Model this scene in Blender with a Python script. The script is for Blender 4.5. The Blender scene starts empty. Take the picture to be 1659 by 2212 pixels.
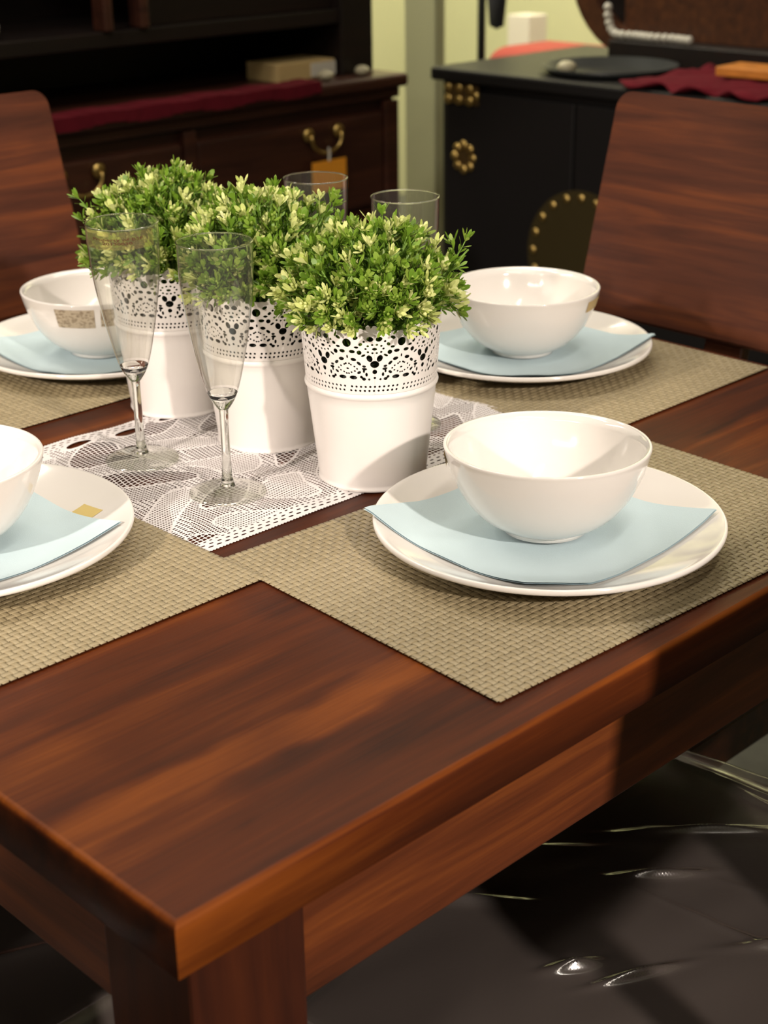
import bpy, bmesh, math, random
import numpy as np
from mathutils import Vector, Matrix

# ------------------------------------------------------------------ camera, lights, exposure
S = bpy.context.scene
COL = S.collection
TZ = 0.76                       # height of the table top above the floor

cam_d = bpy.data.cameras.new('camera')
cam = bpy.data.objects.new('camera', cam_d)
COL.objects.link(cam)
YAW, PIT, ROL = 0.798894, 0.400900, -0.0130107
f_ = Vector((math.cos(YAW) * math.cos(PIT), math.sin(YAW) * math.cos(PIT), -math.sin(PIT)))
r_ = Vector((math.sin(YAW), -math.cos(YAW), 0))
u_ = r_.cross(f_)
r2 = math.cos(ROL) * r_ + math.sin(ROL) * u_
u2 = -math.sin(ROL) * r_ + math.cos(ROL) * u_
M = Matrix((r2, u2, -f_)).transposed().to_4x4()
M.translation = Vector((-0.375314, -0.544338, 0.507290 + TZ))
cam.matrix_world = M
cam_d.sensor_fit = 'VERTICAL'
cam_d.sensor_height = 36.0
cam_d.lens = 3345.5 * 36.0 / 2212.0
cam_d.clip_start = 0.05
cam_d.dof.use_dof = True
cam_d.dof.focus_distance = 1.22
cam_d.dof.aperture_fstop = 8.5
S.camera = cam

S.view_settings.view_transform = 'Standard'
S.view_settings.look = 'None'
S.view_settings.gamma = 1.0
S.view_settings.use_curve_mapping = False
S.view_settings.exposure = 0.32
S.cycles.use_denoising = True
S.cycles.max_bounces = 14
S.cycles.transparent_max_bounces = 24
S.cycles.transmission_bounces = 10
S.cycles.sample_clamp_indirect = 6.0

W = bpy.data.worlds.new('world')
S.world = W
W.use_nodes = True
W.node_tree.nodes['Background'].inputs[0].default_value = (1.0, 0.9, 0.75, 1)
W.node_tree.nodes['Background'].inputs[1].default_value = 0.02


def spot(name, loc, aim, energy, angle, blend, radius, color):
    d = bpy.data.lights.new(name, 'SPOT')
    d.energy = energy
    d.spot_size = math.radians(angle)
    d.spot_blend = blend
    d.shadow_soft_size = radius
    d.color = color
    o = bpy.data.objects.new(name, d)
    COL.objects.link(o)
    o.location = (loc[0], loc[1], loc[2] + TZ)
    v = Vector(aim) - Vector(loc)
    o.rotation_euler = v.to_track_quat('-Z', 'Y').to_euler()
    return o


def area(name, loc, aim, sx, sy, energy, color, roll=0):
    d = bpy.data.lights.new(name, 'AREA')
    d.shape = 'RECTANGLE'
    d.size, d.size_y = sx, sy
    d.energy = energy
    d.color = color
    o = bpy.data.objects.new(name, d)
    COL.objects.link(o)
    o.location = (loc[0], loc[1], loc[2] + TZ)
    v = Vector(aim) - Vector(loc)
    o.rotation_euler = (v.to_track_quat('-Z', 'Y') @ Matrix.Rotation(roll, 4, 'Z').to_quaternion()).to_euler()
    return o


WARM = (1.0, 0.87, 0.76)
spot('spot_front', (-0.045, -2.15, 1.28), (0.32, 0.30, 0.03), 230, 27, 0.45, 0.05, WARM)
spot('spot_side', (-2.10, 0.04, 1.28), (0.42, 0.78, 0.05), 230, 25, 0.35, 0.05, WARM)
area('ceiling_tube_one', (1.10, 1.00, 1.75), (1.0, 0.9, 0), 1.3, 0.10, 15, (1.0, 0.90, 0.77), 0.3)
area('ceiling_tube_two', (0.10, 1.70, 1.75), (0.1, 1.6, 0), 1.3, 0.10, 13, (1.0, 0.90, 0.77), 0.3)
area('ceiling_tube_three', (0.2, -0.6, 1.80), (0.2, -0.5, 0), 1.3, 0.10, 8, (1.0, 0.90, 0.77), 0.3)
area('fill_left', (-2.2, -0.7, 1.65), (0, 0.2, -0.3), 1.3, 0.10, 9, (1.0, 0.90, 0.77))  # unseen fill light added for the table's dark left side
area('wall_fill_back', (2.30, 3.05, 1.75), (3.3, 3.0, 0.9), 1.2, 0.25, 56, (1.0, 0.93, 0.75))  # unseen light added to brighten wall and pillar, turned away from the table
area('wall_fill_corner', (3.75, 2.2, 1.80), (4.0, 3.0, 1.0), 1.2, 0.25, 34, (1.0, 0.93, 0.75))  # unseen light added to brighten the wall corner


# ------------------------------------------------------------------ materials
def nmat(name):
    m = bpy.data.materials.new(name)
    m.use_nodes = True
    nt = m.node_tree
    b = nt.nodes['Principled BSDF']
    return m, nt, b


def N(nt, typ, **kw):
    n = nt.nodes.new(typ)
    for k, v in kw.items():
        setattr(n, k, v)
    return n


def plain(name, col, rough=0.5, metal=0.0, spec=0.5, coat=0.0, bump=0.0, bscale=200, var=0.0, vscale=8.0, sheen=0.0):
    m, nt, b = nmat(name)
    b.inputs['Base Color'].default_value = (*col, 1)
    b.inputs['Roughness'].default_value = rough
    b.inputs['Metallic'].default_value = metal
    b.inputs['Specular IOR Level'].default_value = spec
    b.inputs['Coat Weight'].default_value = coat
    b.inputs['Coat Roughness'].default_value = 0.08
    b.inputs['Sheen Weight'].default_value = sheen
    tc = N(nt, 'ShaderNodeTexCoord')
    if var > 0:
        nz = N(nt, 'ShaderNodeTexNoise')
        nz.inputs['Scale'].default_value = vscale
        nz.inputs['Detail'].default_value = 6
        nt.links.new(tc.outputs['Object'], nz.inputs['Vector'])
        mx = N(nt, 'ShaderNodeMix', data_type='RGBA')
        mx.inputs[6].default_value = tuple(c * (1 - var) for c in col) + (1,)
        mx.inputs[7].default_value = tuple(min(1, c * (1 + var)) for c in col) + (1,)
        nt.links.new(nz.outputs['Fac'], mx.inputs[0])
        nt.links.new(mx.outputs[2], b.inputs['Base Color'])
    if bump > 0:
        nz = N(nt, 'ShaderNodeTexNoise')
        nz.inputs['Scale'].default_value = bscale
        nz.inputs['Detail'].default_value = 4
        nt.links.new(tc.outputs['Object'], nz.inputs['Vector'])
        bp = N(nt, 'ShaderNodeBump')
        bp.inputs['Strength'].default_value = bump
        bp.inputs['Distance'].default_value = 0.002
        nt.links.new(nz.outputs['Fac'], bp.inputs['Height'])
        nt.links.new(bp.outputs['Normal'], b.inputs['Normal'])
    return m


def wood(name, dark, mid, light, axis='X', rough=0.3, tone_attr=None, coat=0.25, fig=1.0, spec=0.5, seed=0.0):
    """long-grained stained wood; the grain runs along the given object axis"""
    m, nt, b = nmat(name)
    L = nt.links.new
    tc = N(nt, 'ShaderNodeTexCoord')

    def mapped(along, across):
        mp = N(nt, 'ShaderNodeMapping')
        sc = [across, across, across]
        sc['XYZ'.index(axis)] = along
        mp.inputs['Scale'].default_value = sc
        mp.inputs['Location'].default_value = (seed, seed * 1.7, seed * 0.3)
        L(tc.outputs['Object'], mp.inputs['Vector'])
        return mp

    big = N(nt, 'ShaderNodeTexNoise')
    big.inputs['Scale'].default_value = 1.0
    big.inputs['Detail'].default_value = 5
    big.inputs['Roughness'].default_value = 0.55
    big.inputs['Distortion'].default_value = 0.6
    L(mapped(3.6, 42).outputs[0], big.inputs['Vector'])
    fine = N(nt, 'ShaderNodeTexNoise')
    fine.inputs['Scale'].default_value = 1.0
    fine.inputs['Detail'].default_value = 8
    fine.inputs['Roughness'].default_value = 0.65
    L(mapped(10, 380).outputs[0], fine.inputs['Vector'])
    mix = N(nt, 'ShaderNodeMath', operation='MULTIPLY_ADD')
    L(big.outputs['Fac'], mix.inputs[0])
    mix.inputs[1].default_value = 1.15 * fig
    mix.inputs[2].default_value = -0.575 * fig
    ad = N(nt, 'ShaderNodeMath', operation='MULTIPLY_ADD')
    L(fine.outputs['Fac'], ad.inputs[0])
    ad.inputs[1].default_value = 0.36
    L(mix.outputs[0], ad.inputs[2])
    base = N(nt, 'ShaderNodeMath', operation='ADD')
    L(ad.outputs[0], base.inputs[0])
    if tone_attr:
        at = N(nt, 'ShaderNodeAttribute', attribute_name=tone_attr)
        L(at.outputs['Fac'], base.inputs[1])
    else:
        base.inputs[1].default_value = 0.30
    rp = N(nt, 'ShaderNodeValToRGB')
    rp.color_ramp.elements[0].position = 0.12
    rp.color_ramp.elements[0].color = (*dark, 1)
    rp.color_ramp.elements[1].position = 0.88
    rp.color_ramp.elements[1].color = (*light, 1)
    e = rp.color_ramp.elements.new(0.48)
    e.color = (*mid, 1)
    L(base.outputs[0], rp.inputs[0])
    L(rp.outputs[0], b.inputs['Base Color'])
    b.inputs['Roughness'].default_value = rough
    b.inputs['Coat Weight'].default_value = coat
    b.inputs['Coat Roughness'].default_value = 0.22
    b.inputs['Specular IOR Level'].default_value = spec
    bp = N(nt, 'ShaderNodeBump')
    bp.inputs['Strength'].default_value = 0.12
    bp.inputs['Distance'].default_value = 0.001
    L(fine.outputs['Fac'], bp.inputs['Height'])
    L(bp.outputs['Normal'], b.inputs['Normal'])
    return m


TW = ((0.024, 0.0075, 0.005), (0.082, 0.0185, 0.005), (0.21, 0.055, 0.008))
M_top = wood('stained_table_wood', *TW, axis='X', rough=0.42, tone_attr='tone', coat=0.0, spec=0.10, fig=0.8)
M_woodx = wood('apron_wood', (0.035, 0.010, 0.005), (0.12, 0.030, 0.009), (0.27, 0.075, 0.014), axis='X', rough=0.42, coat=0.05, spec=0.35)
M_woody = wood('apron_wood_cross', (0.045, 0.014, 0.008), (0.16, 0.044, 0.018), (0.27, 0.075, 0.014), axis='Y', rough=0.42, coat=0.05, spec=0.35)  # tones lifted to stand in for fill light on the side aprons
M_woodz = wood('leg_wood', (0.020, 0.006, 0.004), (0.050, 0.012, 0.005), (0.085, 0.020, 0.006), axis='Z', rough=0.42, coat=0.05, spec=0.35)
M_chair = wood('chair_wood', (0.030, 0.009, 0.006), (0.088, 0.024, 0.011), (0.20, 0.053, 0.014), axis='X', rough=0.38, coat=0.15, seed=3.1)
M_chairz = wood('chair_frame_wood', (0.022, 0.007, 0.005), (0.060, 0.016, 0.008), (0.11, 0.03, 0.010), axis='Z', rough=0.4, seed=1.1)
M_side = wood('mahogany', (0.022, 0.007, 0.005), (0.050, 0.016, 0.009), (0.09, 0.027, 0.013), axis='X', rough=0.4, coat=0.1, seed=5.0)
M_hutch = wood('dark_mahogany', (0.005, 0.003, 0.0025), (0.008, 0.004, 0.003), (0.015, 0.006, 0.004), axis='X', rough=0.45, coat=0.0, seed=7.0)
M_brown = wood('brown_wood', (0.03, 0.010, 0.004), (0.07, 0.022, 0.007), (0.12, 0.04, 0.011), axis='X', rough=0.45, seed=9.0)
M_black = plain('black_lacquer', (0.008, 0.007, 0.007), 0.45, spec=0.35)
M_brass = plain('aged_brass', (0.55, 0.38, 0.13), 0.35, metal=1.0)
M_ceramic = plain('white_glazed_ceramic', (0.80, 0.765, 0.73), 0.10, spec=0.5, coat=0.3)
M_pot = plain('white_enamelled_steel', (0.78, 0.74, 0.715), 0.30, spec=0.5, bump=0.02, bscale=700)
M_liner = plain('dark_inner_pot', (0.012, 0.014, 0.010), 0.7)
M_napkin = plain('pale_blue_paper', (0.56, 0.69, 0.74), 0.85, spec=0.15, bump=0.10, bscale=900, var=0.03, vscale=30)
M_lace = plain('white_lace_thread', (0.74, 0.70, 0.70), 0.85, spec=0.1, bump=0.15, bscale=1800)
M_tape = plain('masking_tape', (0.50, 0.36, 0.16), 0.6)
M_wall = plain('pale_green_paint', (0.50, 0.50, 0.30), 0.8, var=0.05, vscale=2)
M_ceil = plain('ceiling_paint', (0.55, 0.52, 0.45), 0.9)
M_floor = plain('grey_green_floor_tile', (0.10, 0.10, 0.08), 0.5, var=0.25, vscale=40)
M_red = plain('crimson_cloth', (0.11, 0.006, 0.013), 0.9, spec=0.15, var=0.3, vscale=30)
M_coral = plain('coral_red_cloth', (0.30, 0.040, 0.028), 0.8, var=0.1)
M_seat = plain('black_leather', (0.040, 0.028, 0.023), 0.42, spec=0.4, bump=0.15, bscale=300)
M_orange = plain('orange_card', (0.92, 0.36, 0.025), 0.6)
M_white = plain('white_china', (0.6, 0.57, 0.5), 0.4)
M_cream = plain('cream_card', (0.50, 0.36, 0.16), 0.6)
M_text = plain('brown_print', (0.085, 0.030, 0.008), 0.7)


def mat_mat():
    m, nt, b = nmat('woven_vinyl')
    L = nt.links.new
    tc = N(nt, 'ShaderNodeTexCoord')
    nz = N(nt, 'ShaderNodeTexNoise')
    nz.inputs['Scale'].default_value = 90
    nz.inputs['Detail'].default_value = 3
    L(tc.outputs['Object'], nz.inputs['Vector'])
    at = N(nt, 'ShaderNodeAttribute', attribute_name='tone')
    ad = N(nt, 'ShaderNodeMath', operation='ADD')
    L(at.outputs['Fac'], ad.inputs[0])
    mm = N(nt, 'ShaderNodeMath', operation='MULTIPLY')
    L(nz.outputs['Fac'], mm.inputs[0])
    mm.inputs[1].default_value = 0.35
    L(mm.outputs[0], ad.inputs[1])
    rp = N(nt, 'ShaderNodeValToRGB')
    rp.color_ramp.elements[0].color = (0.235, 0.190, 0.108, 1)
    rp.color_ramp.elements[1].color = (0.35, 0.288, 0.175, 1)
    L(ad.outputs[0], rp.inputs[0])
    L(rp.outputs[0], b.inputs['Base Color'])
    b.inputs['Roughness'].default_value = 0.42
    b.inputs['Specular IOR Level'].default_value = 0.45
    return m


M_mat = mat_mat()


def mat_leaf():
    m, nt, b = nmat('plastic_leaf')
    L = nt.links.new
    at = N(nt, 'ShaderNodeAttribute', attribute_name='pale')
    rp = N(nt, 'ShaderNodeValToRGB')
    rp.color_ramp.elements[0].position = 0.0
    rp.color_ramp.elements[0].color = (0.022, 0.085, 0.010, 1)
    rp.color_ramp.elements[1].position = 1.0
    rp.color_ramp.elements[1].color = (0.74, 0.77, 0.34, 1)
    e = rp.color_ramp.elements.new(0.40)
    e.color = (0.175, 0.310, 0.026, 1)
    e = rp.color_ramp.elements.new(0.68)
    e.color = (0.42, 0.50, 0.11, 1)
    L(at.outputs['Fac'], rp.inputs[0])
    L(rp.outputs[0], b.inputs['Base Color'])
    b.inputs['Roughness'].default_value = 0.42
    b.inputs['Specular IOR Level'].default_value = 0.4
    tr = N(nt, 'ShaderNodeBsdfTranslucent')
    L(rp.outputs[0], tr.inputs['Color'])
    mx = N(nt, 'ShaderNodeMixShader')
    mx.inputs[0].default_value = 0.22
    L(b.outputs[0], mx.inputs[1])
    L(tr.outputs[0], mx.inputs[2])
    L(mx.outputs[0], nt.nodes['Material Output'].inputs[0])
    return m


M_leaf = mat_leaf()
M_stem = plain('green_plastic_stem', (0.13, 0.24, 0.025), 0.5)


def mat_thin(name, tint, refl_rough=0.02, ior=1.5, haze=0.0, hazecol=(1, 1, 1), boost=1.0):
    """thin clear wall: straight-through transparency plus a fresnel reflection"""
    m, nt, b = nmat(name)
    nt.nodes.remove(b)
    L = nt.links.new
    t = N(nt, 'ShaderNodeBsdfTransparent')
    t.inputs[0].default_value = (*tint, 1)
    g = N(nt, 'ShaderNodeBsdfGlossy')
    g.inputs['Roughness'].default_value = refl_rough
    lw = N(nt, 'ShaderNodeLayerWeight')
    lw.inputs['Blend'].default_value = 0.5
    pw = N(nt, 'ShaderNodeMath', operation='POWER')
    L(lw.outputs['Facing'], pw.inputs[0])
    pw.inputs[1].default_value = 4.0
    f0 = ((ior - 1) / (ior + 1)) ** 2 * 1.6
    mu = N(nt, 'ShaderNodeMath', operation='MULTIPLY_ADD')
    mu.use_clamp = True
    L(pw.outputs[0], mu.inputs[0])
    mu.inputs[1].default_value = 0.85 * boost
    mu.inputs[2].default_value = f0 * boost
    mx = N(nt, 'ShaderNodeMixShader')
    L(mu.outputs[0], mx.inputs[0])
    if haze > 0:
        df = N(nt, 'ShaderNodeBsdfDiffuse')
        df.inputs[0].default_value = (*hazecol, 1)
        mh = N(nt, 'ShaderNodeMixShader')
        mh.inputs[0].default_value = haze
        L(t.outputs[0], mh.inputs[1])
        L(df.outputs[0], mh.inputs[2])
        L(mh.outputs[0], mx.inputs[1])
    else:
        L(t.outputs[0], mx.inputs[1])
    L(g.outputs[0], mx.inputs[2])
    L(mx.outputs[0], nt.nodes['Material Output'].inputs[0])
    return m


M_thin = mat_thin('thin_glass', (0.93, 0.93, 0.90), 0.02, 1.5, boost=1.5, haze=0.022, hazecol=(0.8, 0.8, 0.75))
M_foot = mat_thin('foot_glass', (0.90, 0.91, 0.87), 0.02, 1.5, haze=0.02, hazecol=(0.8, 0.8, 0.72), boost=1.4)
M_film = mat_thin('clear_plastic_film', (0.93, 0.93, 0.93), 0.16, 1.42, haze=0.06, hazecol=(0.75, 0.66, 0.62), boost=3.0)
M_stickr = mat_thin('yellowed_clear_tape', (0.96, 0.89, 0.66), 0.25, 1.45, haze=0.10, hazecol=(0.75, 0.62, 0.30))


def mat_glass():
    m, nt, b = nmat('solid_glass')
    b.inputs['Base Color'].default_value = (0.96, 0.98, 0.94, 1)
    b.inputs['Roughness'].default_value = 0.0
    b.inputs['IOR'].default_value = 1.5
    b.inputs['Transmission Weight'].default_value = 1.0
    return m


M_glass = mat_glass()


def mat_scribble():
    m, nt, b = nmat('written_tape')
    L = nt.links.new
    tc = N(nt, 'ShaderNodeTexCoord')
    mp = N(nt, 'ShaderNodeMapping')
    mp.inputs['Scale'].default_value = (260, 260, 420)
    L(tc.outputs['Object'], mp.inputs['Vector'])
    nz = N(nt, 'ShaderNodeTexNoise')
    nz.inputs['Scale'].default_value = 1.0
    nz.inputs['Detail'].default_value = 3
    L(mp.outputs[0], nz.inputs['Vector'])
    rp = N(nt, 'ShaderNodeValToRGB')
    rp.color_ramp.elements[0].position = 0.40
    rp.color_ramp.elements[0].color = (0.27, 0.21, 0.14, 1)
    rp.color_ramp.elements[1].position = 0.52
    rp.color_ramp.elements[1].color = (0.48, 0.40, 0.29, 1)
    L(nz.outputs['Fac'], rp.inputs[0])
    L(rp.outputs[0], b.inputs['Base Color'])
    b.inputs['Roughness'].default_value = 0.6
    return m


M_scrib = mat_scribble()


# ------------------------------------------------------------------ helpers
def mesh_from(name, verts, faces, mat, smooth=False):
    me = bpy.data.meshes.new(name)
    me.from_pydata([tuple(v) for v in verts], [], [tuple(f) for f in faces])
    me.materials.append(mat)
    if smooth:
        me.polygons.foreach_set('use_smooth', [True] * len(me.polygons))
    me.update()
    return me


def link(name, data, parent=None, loc=(0, 0, 0), rot=(0, 0, 0)):
    o = bpy.data.objects.new(name, data)
    COL.objects.link(o)
    o.location = loc
    o.rotation_euler = rot
    if parent is not None:
        o.parent = parent
    return o


def at(x, y, z=0.0):
    return (x, y, z + TZ)


def tag(o, label, cat, group=None, kind=None):
    o['label'] = label
    o['category'] = cat
    if group:
        o['group'] = group
    if kind:
        o['kind'] = kind
    return o


def thing(name, loc, rz=0.0):
    o = bpy.data.objects.new(name, None)
    o.empty_display_size = 0.05
    COL.objects.link(o)
    o.location = loc
    o.rotation_euler = (0, 0, rz)
    return o


class B:
    """collects simple solids into one mesh"""

    def __init__(self):
        self.bm = bmesh.new()

    def box(self, x0, x1, y0, y1, z0, z1, bev=0.0, rot=None, seg=2):
        bm = bmesh.new()
        bmesh.ops.create_cube(bm, size=1)
        for v in bm.verts:
            v.co = Vector(((x0 + x1) / 2 + v.co.x * (x1 - x0), (y0 + y1) / 2 + v.co.y * (y1 - y0), (z0 + z1) / 2 + v.co.z * (z1 - z0)))
        if bev > 0:
            bmesh.ops.bevel(bm, geom=bm.edges[:], offset=bev, segments=seg, profile=0.5, affect='EDGES')
        if rot is not None:
            bmesh.ops.transform(bm, matrix=rot, verts=bm.verts)
        self._add(bm)
        return self

    def _add(self, bm):
        me = bpy.data.meshes.new('t')
        bm.to_mesh(me)
        bm.free()
        self.bm.from_mesh(me)
        bpy.data.meshes.remove(me)

    def lathe(self, prof, n=48, center=(0, 0, 0), closed=False):
        vs = []
        for r, z in prof:
            ring = []
            for i in range(n):
                a = 2 * math.pi * i / n
                ring.append(self.bm.verts.new((center[0] + r * math.cos(a), center[1] + r * math.sin(a), center[2] + z)))
            vs.append(ring)
        m = len(prof)
        for k in range(m if closed else m - 1):
            a, b = vs[k], vs[(k + 1) % m]
            for i in range(n):
                j = (i + 1) % n
                self.bm.faces.new((a[i], a[j], b[j], b[i]))
        if not closed:
            if prof[0][0] > 1e-6:
                self.bm.faces.new(vs[0][::-1])
            if prof[-1][0] > 1e-6:
                self.bm.faces.new(vs[-1])
        return self

    def tube(self, pts, r, n=8):
        pts = [Vector(p) for p in pts]
        rings = []
        for i, p in enumerate(pts):
            d = (pts[min(i + 1, len(pts) - 1)] - pts[max(i - 1, 0)]).normalized()
            a = d.orthogonal().normalized() if i == 0 else (rings[-1][1] - d * rings[-1][1].dot(d)).normalized()
            b = d.cross(a)
            rr = r[i] if isinstance(r, (list, tuple)) else r
            rings.append(([self.bm.verts.new(p + a * rr * math.cos(t) + b * rr * math.sin(t)) for t in [2 * math.pi * k / n for k in range(n)]], a))
        for k in range(len(rings) - 1):
            a, b = rings[k][0], rings[k + 1][0]
            for i in range(n):
                j = (i + 1) % n
                self.bm.faces.new((a[i], a[j], b[j], b[i]))
        self.bm.faces.new(rings[0][0][::-1])
        self.bm.faces.new(rings[-1][0])
        return self

    def ball(self, c, r, seg=16, ring=10, sz=(1, 1, 1)):
        bm = bmesh.new()
        bmesh.ops.create_uvsphere(bm, u_segments=seg, v_segments=ring, radius=r)
        for v in bm.verts:
            v.co = Vector((v.co.x * sz[0] + c[0], v.co.y * sz[1] + c[1], v.co.z * sz[2] + c[2]))
        self._add(bm)
        return self

    def mesh(self, name, mat, smooth=False, angle=None):
        bmesh.ops.recalc_face_normals(self.bm, faces=self.bm.faces[:])
        me = bpy.data.meshes.new(name)
        self.bm.to_mesh(me)
        self.bm.free()
        me.materials.append(mat)
        if smooth or angle:
            me.polygons.foreach_set('use_smooth', [True] * len(me.polygons))
            if angle:
                me.set_sharp_from_angle(angle=math.radians(angle))
        me.update()
        return me

    def obj(self, name, mat, parent=None, loc=(0, 0, 0), rot=(0, 0, 0), smooth=False, angle=None):
        return link(name, self.mesh(name, mat, smooth, angle), parent, loc, rot)


def sheet(us, vs, F, mapping):
    """grid sheet kept where F>0, its outline cut smoothly along F=0 (marching squares). mapping(u,v)->(n,3)"""
    nu, nv = len(us), len(vs)
    pos = F > 0
    idx = -np.ones(F.shape, int)
    UV = []
    jj, ii = np.nonzero(pos)
    idx[jj, ii] = np.arange(len(ii))
    UV = list(zip(us[ii], vs[jj]))
    cell = pos[:-1, :-1].astype(int) + pos[:-1, 1:] + pos[1:, 1:] + pos[1:, :-1]
    faces = []
    fj, fi = np.nonzero(cell == 4)
    faces = np.stack([idx[fj, fi], idx[fj, fi + 1], idx[fj + 1, fi + 1], idx[fj + 1, fi]], 1).tolist()
    cut = {}

    def cutv(j0, i0, j1, i1):
        k = (j0, i0, j1, i1) if (j0, i0) < (j1, i1) else (j1, i1, j0, i0)
        if k not in cut:
            a, b = F[k[0], k[1]], F[k[2], k[3]]
            t = a / (a - b)
            t = min(0.98, max(0.02, t))
            cut[k] = len(UV)
            UV.append((us[k[1]] + (us[k[3]] - us[k[1]]) * t, vs[k[0]] + (vs[k[2]] - vs[k[0]]) * t))
        return cut[k]

    mj, mi = np.nonzero((cell > 0) & (cell < 4))
    for j, i in zip(mj.tolist(), mi.tolist()):
        cs = [(j, i), (j, i + 1), (j + 1, i + 1), (j + 1, i)]
        poly = []
        for k in range(4):
            a, b = cs[k], cs[(k + 1) % 4]
            if pos[a]:
                poly.append(int(idx[a]))
            if pos[a] != pos[b]:
                poly.append(cutv(*a, *b))
        if len(poly) >= 3:
            faces.append(poly)
    UV = np.array(UV)
    return mapping(UV[:, 0], UV[:, 1]), faces


# ------------------------------------------------------------------ room
def structure(name, b, mat):
    o = b.obj(name, mat)
    o['kind'] = 'structure'
    o['label'] = {'floor': 'grey tiled shop floor'}.get(name, 'pale green painted ' + name.split('_')[0])
    return o


X0, X1, Y0, Y1, H = -3.2, 4.3, -3.2, 3.9, 2.75
structure('floor', B().box(X0 - .1, X1 + .1, Y0 - .1, Y1 + .1, -0.1, 0), M_floor)
structure('ceiling', B().box(X0 - .1, X1 + .1, Y0 - .1, Y1 + .1, H, H + .1), M_ceil)
structure('wall_back', B().box(X0, X1, Y1, Y1 + .1, 0, H), M_wall)
structure('wall_right', B().box(X1, X1 + .1, Y0, Y1, 0, H), M_wall)
structure('wall_left', B().box(X0 - .1, X0, Y0, Y1, 0, H), M_wall)
structure('wall_front', B().box(X0, X1, Y0 - .1, Y0, 0, H), M_wall)

# ------------------------------------------------------------------ table
TL = 1.03
random.seed(11)
tbl = tag(thing('dining_table', (0, 0, 0)), 'square reddish brown wooden dining table laid for four', 'table')


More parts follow.
